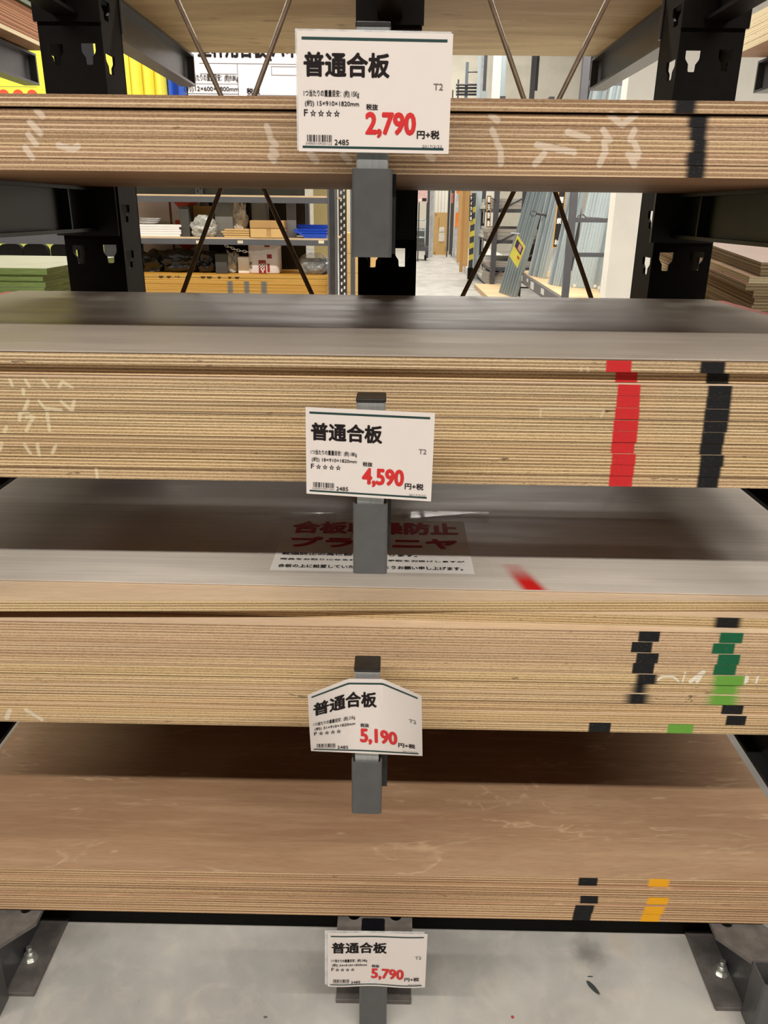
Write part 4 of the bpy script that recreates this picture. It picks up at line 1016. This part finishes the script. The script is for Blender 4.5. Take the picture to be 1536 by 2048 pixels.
# ------------------------------------------------------------------ the long aisle beyond, right of the middle upright
cmat('galv', (190, 202, 206), rough=.36, metal=.12, var=.05, nscale=3, stretch=(4, 4, .3)); cmat('galv_dark', (150, 164, 170), rough=.4, metal=.12, var=.05, nscale=3, stretch=(4, 4, .3))
cmat('postgrey', (74, 74, 80), rough=.45, var=.06); cmat('ivory_board', (232, 228, 218), var=.03); cmat('gypsum', (178, 170, 160), rough=.7, var=.06, stretch=(1, 1, 20))
cmat('timber', (214, 168, 106), rough=.65, var=.08, nscale=20, stretch=(10, 10, .3)); cmat('hazard_yellow', (226, 206, 70)); cmat('deck_wood', (226, 196, 150), rough=.7, var=.06)
def upright_px(name, ua, va, ub, vb, Y, wpx, dep, mat, parent=None, org=None, ztop=None, **kw):
    # a vertical post standing on the floor at depth Y, through the pixel (ub, vb)
    p = at(ub, vb, Y); w = wpx*(Y+CD)/F; zt = at(ua, va, Y)[2] if ztop is None else ztop
    return MB(org or (p[0], Y, 0)).box(p[0]-w/2, p[0]+w/2, Y, Y+dep, 0, zt).build(name, M[mat], parent, **kw)

# steel stud rack with a raised wooden deck
YA, YB, DZ = 9.0, 14.0, .50
xA = at(1131, 595, YA)[0]; xB = at(1036, 595, YB)[0]
t = thing('stud_rack', ((xA+xB)/2, (YA+YB)/2, 0), 'dark grey steel rack with wooden deck holding leaning galvanised studs', 'rack'); o = ((xA+xB)/2, (YA+YB)/2, 0)
for x, y in ((xA, YA), (xB, YB)):
    MB(o).box(x-.04, x+.04, y, y+.08, 0, 4.2).build('post', M['postgrey'], t)
    MB(o).box(x+.95, x+1.03, y, y+.08, 0, 4.2).build('post', M['postgrey'], t)
    for z in (1.02, 1.42, 2.9): MB(o).box(x+.04, x+.95, y+.02, y+.05, z-.025, z+.025).build('cross_bar', M['postgrey'], t)
    MB(o).tube((x, y+.04, 2.35), (x+.95, y+.04, 2.9), .025, 8).build('cross_bar', M['postgrey'], t)
mb = MB(o)
for (xa, ya), (xb, yb) in (((xA-.045, YA), (xB-.045, YB)),):
    mb.sweep([(-.02, -.075), (.02, -.075), (.02, .075), (-.02, .075)], (xa, ya, DZ-.075), (xb, yb, DZ-.075), (1, 0, 0))
mb.build('front_beam', M['shelf_steel'], t)
mb = MB(o); mb.add([(xA, YA, DZ), (xB, YB, DZ), (xB+1.0, YB, DZ), (xA+1.0, YA, DZ), (xA, YA, DZ-.03), (xB, YB, DZ-.03), (xB+1.0, YB, DZ-.03), (xA+1.0, YA, DZ-.03)], [(0, 3, 2, 1), (4, 5, 6, 7), (0, 1, 5, 4), (1, 2, 6, 5), (2, 3, 7, 6), (3, 0, 4, 7)])
mb.build('wooden_deck', M['deck_wood'], t, label='pale wooden deck')
for f, w, h in ((.92, .10, .09), (.82, .10, .10), (.66, .05, .05), (.52, .14, .11), (.3, .10, .08)):
    y = YA+(YB-YA)*f; x = xA+(xB-xA)*f-.0665
    MB(o).box(x-.002, x, y-w*1.6, y+w*1.6, DZ-.02-h, DZ-.02).build('price_tag', cmat('tag_white', (226, 222, 214)), t)
# deck overlay: studs
CP_ = [(-.5, -.32), (.5, -.32), (.5, .32), (.40, .32), (.40, -.22), (-.40, -.22), (-.40, .32), (-.5, .32)]
def stud(foot, top, w, mat, label, group, side=(1, .25, 0)):
    prof = [(a*w, b*w) for a, b in CP_]; L = (Vector(top)-Vector(foot))
    mb = MB(foot); mb.sweep(prof, foot, top, side)
    return mb.build('metal_stud', M[mat], None, label=label, cat='metal stud', group=group)
def lean(u, v, z, dx, dy, H): 
    p = atz(u, v, z); return (p[0], p[1], z+.002), (p[0]+dx, p[1]+dy, z+H)
G1, L1 = 'studs on the wooden deck', 'galvanised steel stud leaning on the wooden deck of the stud rack'
def studrow(n, p, q, z, wpx, dx, H, label, group, mats=('galv', 'galv_dark')):
    for i in range(n):
        f = i/(n-1) if n > 1 else 0; u, v = p[0]+(q[0]-p[0])*f, p[1]+(q[1]-p[1])*f
        a, b = lean(u, v, z, dx+random.uniform(-.02, .02), random.uniform(-.03, .03), H*random.uniform(.96, 1.02))
        d = a[1]+CD; stud(a, b, wpx*d/F, mats[i % 2 if random.random() < .7 else 0], label, group)
studrow(7, (1060, 551), (1088, 557), DZ, 7, .42, 2.6, 'galvanised steel stud of the far bundle behind the hanging black sign', 'far steel studs')
studrow(6, (1100, 569), (1124, 573), DZ, 7.5, .36, 2.7, 'wide galvanised steel stud under the hanging black sign', 'middle steel studs')
studrow(8, (1142, 574), (1182, 577), DZ, 7.5, .34, 2.8, 'galvanised steel stud right of the nearer rack post', 'right steel studs')
studrow(4, (1186, 572), (1210, 590), DZ, 9, .30, 2.9, 'galvanised steel stud nearest the cream wall edge', 'steel studs by the cream wall')
studrow(7, (1001, 586), (1030, 596), .09, 6.5, .62, 2.9, 'dull steel stud of the leaning bundle behind the yellow poster', 'leaning dull studs', ('galv_dark', 'galv_dark'))
for u, v in ((1088, 537), (1149, 571), (1190, 572), (1198, 575), (1203, 580)):
    p = atz(u, v+12, DZ); d = p[1]+CD; w = 5*d/F; z = at(u, v, p[1]-.09)[2]; x = at(u, v, p[1]-.09)[0]
    MB((x, p[1]-.09, z)).box(x-w/2, x+w/2, p[1]-.09, p[1]-.086, z-w/2, z+w/2).build('stud_label', M['tag_white'], None, label='small white sticker near the foot of the leaning studs', cat='sticker', group='stickers on the studs')
# restraint bars with elastic ends
for a, b, Y, n in (((1072, 427), (1118, 434), 12.6, 'rubber ended restraint bar in front of the far studs'), ((1170, 436), (1226, 442), 9.3, 'rubber ended restraint bar by the cream wall edge')):
    p, q = at(*a, Y), at(*b, Y); t = thing('restraint_bar', p, n, 'bar'); MB(p).tube(p, q, .022, 10).build('bar', M['arm'], t)
    rr2 = [(p[0]-.045+.05*math.cos(2*math.pi*k/14), p[1], p[2]+.04*math.sin(2*math.pi*k/14)) for k in range(14)]; mb = MB(p)
    for k in range(14): mb.tube(rr2[k], rr2[(k+1) % 14], .007, 6)
    mb.build('loop', M['postgrey'], t)
# low base deck in front of the leaning bundle
p0, p1 = atz(985, 600, .08), atz(1030, 590, .08)
MB((2.2, 13.2, 0)).box(p0[0]-.02, p0[0]+.55, p0[1]-.3, p0[1]+3.2, 0, .085).build('base_deck', M['deck_wood'], None, label='low pale base deck under the leaning dull studs', cat='deck')

# black hanging signs with gold edges
cmat('sign_black', (26, 22, 24), var=.03); cmat('sign_gold', (208, 164, 96), var=.05); cmat('letter_white', (240, 238, 236))
def vsign(u0, v0, u1, v1, Y, chars, label, lean_=0.0, gold=True, tie=None):
    vm, um = (v0+v1)/2, (u0+u1)/2
    tl, tr = at(u0+lean_, v0, Y), at(u1+lean_, v0, Y); br, bl = at(u1, v1, Y), at(u0, v1, Y)
    mp = quad_map(tl, tr, br, bl, (0, -1, 0)); org = mp(.5, 0); t = thing('hanging_sign', org, label, 'sign'); d = (Y+CD)/F
    mb = MB(org); slab(mb, mp, 0, 0, 1, 1, -.02, 0); mb.build('frame', M['sign_gold' if gold else 'sign_black'], t)
    m = .13 if gold else .02; mb = MB(org); slab(mb, mp, m, .02, 1-m, .98, .0005, .003); mb.build('board', M['sign_black'], t)
    if tie is not None:
        mb = MB(org); mb.tube(mp(.5, .02, -.01), tie, .008, 6); mb.build('hanger_rod', M['arm'], t)
    n = len(chars)
    for i, c in enumerate(chars):
        if c == ' ': continue
        a = (i+.12)/n; b = (i+.88)/n
        if n <= 3: a, b = [(.18, .28), (.515, .612), (.858, .955)][i]
        mb = MB(org); write(mb, mp, c, .20, a, .80, b, .04, .004); mb.build('character', M['letter_white'], t)
    return t
vsign(1104, 370, 1120, 496, 11.0, '軽鉄材', 'black hanging sign with gold edge in front of the studs', 14)
vsign(972, 391, 981, 455, 15.8, '軽天野縁', 'narrow black hanging sign in front of the white boards', 2, True, (at(983, 579, 16.0)[0]-.03, 15.95, 1.72))
vsign(938.5, 391, 945, 442, 18.2, 'ケイカル板', 'small black hanging sign on the yellow and black post', 1, False, (at(940, 558, 18.3)[0], 18.3, 1.88))
# yellow poster tied to the leaning bundle
tl, tr, br, bl = at(1035, 469, 12.7), at(1051, 493, 12.7), at(1035, 537, 12.7), at(1019, 512, 12.7)
mp = quad_map(tl, tr, br, bl, (0, -1, 0)); org = mp(.5, .5); t = thing('yellow_poster', org, 'yellow diamond hung poster tied in front of the leaning dull studs', 'poster')
mb = MB(org); slab(mb, mp, 0, 0, 1, 1, -.004, 0); mb.build('sheet', cmat('poster_yellow', (216, 206, 84), var=.08), t)
mb = MB(org); patch(mb, mp, .10, .14, .86, .48, .001); mb.build('picture', cmat('poster_dark', (52, 44, 74), var=.5, nscale=18), t)
mb = MB(org); patch(mb, mp, .42, .18, .74, .42, .002); mb.build('picture_patch', cmat('poster_pink', (206, 150, 140), var=.2), t)
mb = MB(org); patch(mb, mp, .62, .60, .86, .70, .001); mb.build('red_patch', M['carton_red'], t)
mb = MB(org); a = at(1022, 466, 12.66); b = at(1040, 467, 12.66); mb.tube(a, b, .006, 6); mb.tube(b, mp(.0, .0), .004, 6); mb.build('tie_cord', M['letter_white'], t)

# shelf unit with white boards, end on
YN, YF = 16.0, 18.6; xs0 = at(983, 579, YN)[0]; xs1 = xs0+.95
t = thing('board_shelf', ((xs0+xs1)/2, 18, 0), 'tall grey shelf unit full of white and grey boards beyond the brace rods', 'shelf'); o = ((xs0+xs1)/2, 18, 0)
for x in (xs0, xs1):
    for y in (YN, YF): MB(o).box(x-.05, x+.05, y-.05, y+.05, 0, 3.6).build('post', M['postgrey'], t)
shz = [.10, .42, .96, 1.56]
for z in shz:
    MB(o).box(xs0-.05, xs1, YN+.05, YF-.05, z-.07, z).build('shelf_board', M['shelf_steel'] if z > .2 else M['ivory_board'], t)
MB(o).box(xs1-.04, xs1, YN+.05, YF, .1, 3.6).build('back_panel', cmat('brown_back', (112, 92, 66), rough=.8), t)
for k in range(3): MB(o).tube((xs0, YN, .25+.62*k), (xs1, YN, .75+.62*k), .02, 8).build('brace', M['postgrey'], t)
for j, z in enumerate(shz):
    hh = [.22, .12, .22, .20][j]; nb = 3
    for k in range(nb):
        MB((xs0, YN+.2, z)).box(xs0-.10-.03*k*(j > 0), xs1-.06, YN+.10, YN+1.2-.1*k, z+.0005+hh*k/nb, z+hh*(k+1)/nb-.004).build('grey_board', M['gypsum'], None, label=f'{["lower","middle","upper"][k]} grey board on the {["lowest","second","third","top"][j]} shelf of the tall board shelf', cat='board', group='grey boards on the board shelf')
        MB((xs0, YN+1.3, z)).box(xs0-.10+.03*k, xs1-.06, YN+1.3, YF-.1, z+.0005+hh*1.1*k/nb, z+hh*1.1*(k+1)/nb-.006).build('white_board', M['ivory_board'], None, bevel=.01, label=f'{["lower","middle","upper"][k]} white board on the {["lowest","second","third","top"][j]} shelf of the tall board shelf', cat='board', group='white boards on the board shelf')
    MB(o).box(xs0-.075, xs0-.07, YN+1.6, YN+1.72, z-.30, z-.02).build('hanging_tag', M['tag_white'], t) if z > .3 else None
# hazard striped post
hx = at(940, 558, 18.3)[0]; t = thing('hazard_post', (hx, 18.3, 0), 'yellow and black striped post with black foot beside the aisle', 'post'); o = (hx, 18.3, 0)
MB(o).box(hx-.05, hx+.05, 18.3, 18.4, 0, 1.9).build('post', M['arm'], t)
MB(o).box(hx-.06, hx+.06, 18.28, 18.42, 0, .26).build('foot', M['black'], t)
for k in range(5):
    z = .42+.26*k; MB(o).add([(hx-.052, 18.297, z), (hx+.052, 18.297, z+.04), (hx+.052, 18.297, z+.16), (hx-.052, 18.297, z+.12)], [(0, 1, 2, 3)]).build('yellow_stripe', M['hazard_yellow'], t)
MB((hx+.14, 18.5, 0)).box(hx+.08, hx+.20, 18.45, 18.57, 0, 4.0).build('steel_column', M['galv'], None, label='pale galvanised column right behind the striped post', cat='column')
# timber display and low deck along the aisle
p = atz(937, 555, 0); q2 = atz(897, 505, 0)
mb = MB((p[0], 19, 0)); mb.add([(p[0], p[1], 0), (q2[0], q2[1], 0), (q2[0]+1.6, q2[1], 0), (p[0]+1.6, p[1], 0), (p[0], p[1], .17), (q2[0], q2[1], .17), (q2[0]+1.6, q2[1], .17), (p[0]+1.6, p[1], .17)], [(3, 2, 1, 0), (4, 5, 6, 7), (0, 1, 5, 4), (1, 2, 6, 5), (2, 3, 7, 6), (3, 0, 4, 7)])
mb.build('aisle_deck', M['ivory_board'], None, label='low cream display deck running along the right of the aisle', cat='deck')
for u0, u1, Y, H, n in ((914, 919.5, 22.0, 3.6, 'left square timber standing on the cream deck'), (920, 926, 20.6, 3.4, 'middle square timber standing on the cream deck'), (926.5, 936, 20.3, 3.4, 'widest square timber standing nearest the striped post')):
    x0, x1 = at(u0, 515, Y)[0], at(u1, 515, Y)[0]; MB((x0, Y, .17)).box(x0, x1, Y, Y+.12, .171 if not n.startswith('middle') else .0005, H).build('square_timber', M['timber'], None, label=n, cat='timber', group='square timbers')
cmat('wrapfilm', (206, 208, 212), rough=.25, var=.15, nscale=6); cmat('orange_tag', (240, 130, 50))
for u0, u1, Y, n in ((905.5, 911, 24.2, 'film wrapped pole with orange labels in the aisle'), (911.5, 915, 23.6, 'film wrapped pole beside the timbers')):
    x0, x1 = at(u0, 500, Y)[0], at(u1, 500, Y)[0]; t = thing('wrapped_pole', ((x0+x1)/2, Y, .17), n, 'pole'); o = ((x0+x1)/2, Y, .17)
    MB(o).tube(((x0+x1)/2, Y, .171), ((x0+x1)/2+.12, Y+.3, 3.3), (x1-x0)/2, 12).build('pole', M['wrapfilm'], t)
    if Y > 24:
        for z in (1.05, 2.0): MB(o).box(x0+.04, x1+.06, Y-.02, Y-.01, z, z+.42).build('orange_label', M['orange_tag'], t)
for u0, u1, Y, n in ((899, 903, 26, 'far black post with red bands'), (893.5, 897.5, 28.4, 'farthest dark post by the tall cardboard box')):
    x0, x1 = at(u0, 480, Y)[0], at(u1, 480, Y)[0]; t = thing('dark_post', ((x0+x1)/2, Y, 0), n, 'post'); o = ((x0+x1)/2, Y, 0)
    MB(o).box(x0, x1, Y, Y+.1, .18, 3.4).build('post', M['arm'], t)
    if Y < 27:
        for z in (1.75, 2.5): MB(o).box(x0-.005, x1+.005, Y-.01, Y, z, z+.3).build('red_band', cmat('band_red', (196, 110, 100)), t)
# the tall cardboard box at the end of the aisle
x0, x1, z0, z1 = px(868, 425, 897, 509, 29.3); t = thing('tall_cardboard_box', ((x0+x1)/2, 29.3, 0), 'tall cardboard box with two white labels standing at the far end of the aisle', 'box'); o = ((x0+x1)/2, 29.3, 0)
MB(o).box(x0, x1, 29.3, 29.7, 0, z1).build('box', M['kraft'], t)
for a, b, c, d in ((.34, .70, .55, .66), (.34, .72, .32, .53)): MB(o).box(x0+(x1-x0)*a, x0+(x1-x0)*b, 29.29, 29.298, z1*c, z1*d).build('white_label', M['tag_white'], t)
for a, b in ((.1, .95), (.9, .95), (.1, .04), (.9, .04)): MB(o).box(x0+(x1-x0)*(a-.03), x0+(x1-x0)*(a+.03), 29.29, 29.298, z1*(b-.012), z1*(b+.012)).build('corner_mark', M['arm'], t)
for a, b, c, d in ((.28, .34, .60, .88), (.78, .84, .08, .20)): MB(o).box(x0+(x1-x0)*a, x0+(x1-x0)*b, 29.29, 29.298, z1*c, z1*d).build('print_mark', M['kraft_dark'], t)
for i, (u0, u1) in enumerate(((871, 874.5), (877.5, 881), (883.5, 888), (889.5, 894))):
    x0, x1 = at(u0, 410, 31)[0], at(u1, 410, 31)[0]; MB((x0, 31, 0)).box(x0, x1, 31, 31.15, 0, 4.4).build('white_pole', M['ivory_board'], None, label=['leftmost', 'second', 'third', 'rightmost'][i]+' white pole standing behind the tall cardboard box', cat='pole', group='white poles')
# grey post and flat trolley at the left of the aisle
x0, x1, *_ = px(852, 400, 858.5, 500, 27); MB((x0, 27, 0)).box(x0, x1, 27, 27.12, 0, 4.2).build('perforated_post', M['postgrey'], None, label='dark grey post beside the loaded trolley', cat='post')
x0, x1, *_ = px(859.5, 400, 867, 500, 27.4); MB((x0, 27.4, 0)).box(x0, x1, 27.4, 27.6, 0, 4.2).build('wrapped_column', M['wrapfilm'], None, label='pale wrapped column left of the tall cardboard box', cat='column')
x0, x1, z0, z1 = px(826, 494, 857, 502, 25.5); t = thing('flat_trolley', ((x0+x1)/2, 25.9, 0), 'grey flat trolley with tubular handle left of the aisle', 'trolley'); o = ((x0+x1)/2, 25.9, 0)
MB(o).box(x0, x1, 25.5, 26.4, z0, z1).build('platform', M['shelf_steel'], t)
for x in (x0+.08, x1-.08):
    for y in (25.6, 26.3): MB(o).tube((x-.02, y, .07), (x+.02, y, .07), .07, 12).build('wheel', M['black'], t)
hz = at(840, 440, 25.6)[2]
for x in (x0+.1, x1-.12): MB(o).tube((x, 25.6, z1), (x, 25.6, hz), .022, 8).build('handle_post', M['galv'], t)
for f in (1.0, .62, .35): MB(o).tube((x0+.1, 25.6, z1+(hz-z1)*f), (x1-.12, 25.6, z1+(hz-z1)*f), .022, 8).build('handle_bar', M['galv'], t)
MB((x0+.3, 26.0, z1)).box(x0+.06, x1-.10, 25.8, 26.3, z1+.001, z1+.55).build('grey_carton', M['greysheet'], None, label='grey carton riding on the flat trolley', cat='carton')
x0, x1, z0, z1 = px(834, 391, 855, 405, 25); t = thing('red_notice', ((x0+x1)/2, 25, z1), 'small red and white notice high left in the aisle', 'notice'); o = ((x0+x1)/2, 25, z1)
MB(o).box(x0+.05, x0+.09, 25.02, 25.06, 0, z1+.4).build('stand_leg', M['arm'], t); MB(o).box(x0, x1, 25, 25.02, z0, z1+.4).build('board', cmat('notice_pink', (226, 190, 184)), t); MB(o).box(x0+(x1-x0)*.5, x1-.03, 24.99, 24.998, z0+.04, z0+(z1-z0)*.62).build('dark_patch', M['sign_black'], t); MB(o).box(x0+.05, x0+(x1-x0)*.45, 24.99, 24.998, z0+.04, z0+(z1-z0)*.5).build('white_patch', M['letter_white'], t)
# carton pile behind the shelving post
for k in range(4):
    x0, x1, *_ = px(690, 500, 716, 540, 9.5); zb2 = at(700, 560, 9.5)[2]; zt2 = at(700, 466, 9.5)[2]; h = zt2/5
    if k == 0: x9 = x0
    MB((x0, 9.5, h*k)).box(x0, x1+.25, 9.5, 9.95, h*k+.001, h*(k+1)-.003).build('brown_carton', M['kraft'], None, label=['bottom', 'second lowest', 'third', 'top'][k]+' brown carton of the pile right of the shelving post', cat='carton', group='brown carton pile')
zt2 = at(700, 466, 9.5)[2]; h = zt2/5
MB((x9, 9.5, h*4)).box(x9, x9+.5, 9.5, 9.95, h*4+.001, zt2).build('brown_carton', M['kraft'], None, label='brown carton crowning the pile right of the shelving post', cat='carton', group='brown carton pile')
x0, x1, *_ = px(688, 400, 694, 440, 9.8); MB((x0, 9.97, 0)).box(x0, x1, 9.97, 10.05, 0, 2.6).build('timber_strip', M['bamboo'], None, label='pale timber strip standing behind the brown carton pile', cat='timber')
x0, x1, *_ = px(701, 500, 710, 560, 9.3); MB((x0, 9.3, 0)).box(x0, x1, 9.3, 9.36, 0, 3.2).build('rack_post', M['postgrey'], None, label='grey post in front of the brown carton pile', cat='post')
# tall things seen in the gap above the upper stack
def tall(name, u, wpx, Y, H, mat, label, cat='post', group=None):
    p = at(u, 150, Y); w = wpx*(Y+CD)/F; MB((p[0], Y, 0)).box(p[0]-w/2, p[0]+w/2, Y, Y+.15, 0, H).build(name, M[mat], None, label=label, cat=cat, group=group)
tall('steel_column', 959, 6, 24.8, 7, 'galv', 'slim steel column left in the gap above the uppermost stack', 'column')
tall('steel_column', 965, 5, 26, 7, 'wrapfilm', 'pale shiny column second from left above the uppermost stack', 'column')
tall('steel_column', 970.5, 5, 24.6, 7, 'postgrey', 'dark slim column third from left above the uppermost stack', 'column')
tall('white_column', 995, 17, 31, 7.5, 'ivory_board', 'broad white column in the gap above the uppermost stack', 'column')
tall('steel_column', 1007, 7, 30, 7.5, 'galv_dark', 'blue grey column right beside the broad white column', 'column')
for i, (u, v, w) in enumerate([(905.5, 180, 2.4), (916.5, 157, 3)]):
    x0, x1, *_ = px(u-w/2, v, u+w/2, 197, 28.0+.2*i); z1 = at(u, v, 28.0)[2]; MB((x0, 28.0+.2*i, 0)).box(x0, x1, 28.0+.2*i, 28.1+.2*i, 0, z1).build('frame_post', M['postgrey'], None, label=['shortest dark post at the left end of the upper gap', 'middle height dark post in the upper gap'][i], cat='post')
x0, x1, *_ = px(930, 150, 936, 190, 27.5); z1 = at(933, 124, 27.5)[2]; t = thing('ladder_frame', (x0, 27.5, 0), 'grey ladder like frame with rungs in the gap above the uppermost stack', 'frame'); o = (x0, 27.5, 0)
MB(o).box(x0, x1, 27.5, 27.6, 0, z1).build('post', M['galv_dark'], t)
for v in (144, 169.5, 176, 183, 189):
    a, b = at(912 if v > 150 else 936, v, 27.45), at(956, v, 27.45); MB(o).tube(a, b, .02 if v < 150 else .032, 8).build('rung', M['postgrey'], t)
x0, x1, *_ = px(1071, 130, 1077, 170, 13.4); t = None
z1 = at(1074, 100, 13.4)[2]; z0 = at(1074, 181, 13.4)[2]; MB((x0, 13.4, z0)).box(x0, x1, 13.4, 13.44, z0, z1+.6).build('black_banner', M['sign_black'], None, label='narrow black panel hanging by the far rack post above the uppermost stack', cat='panel')
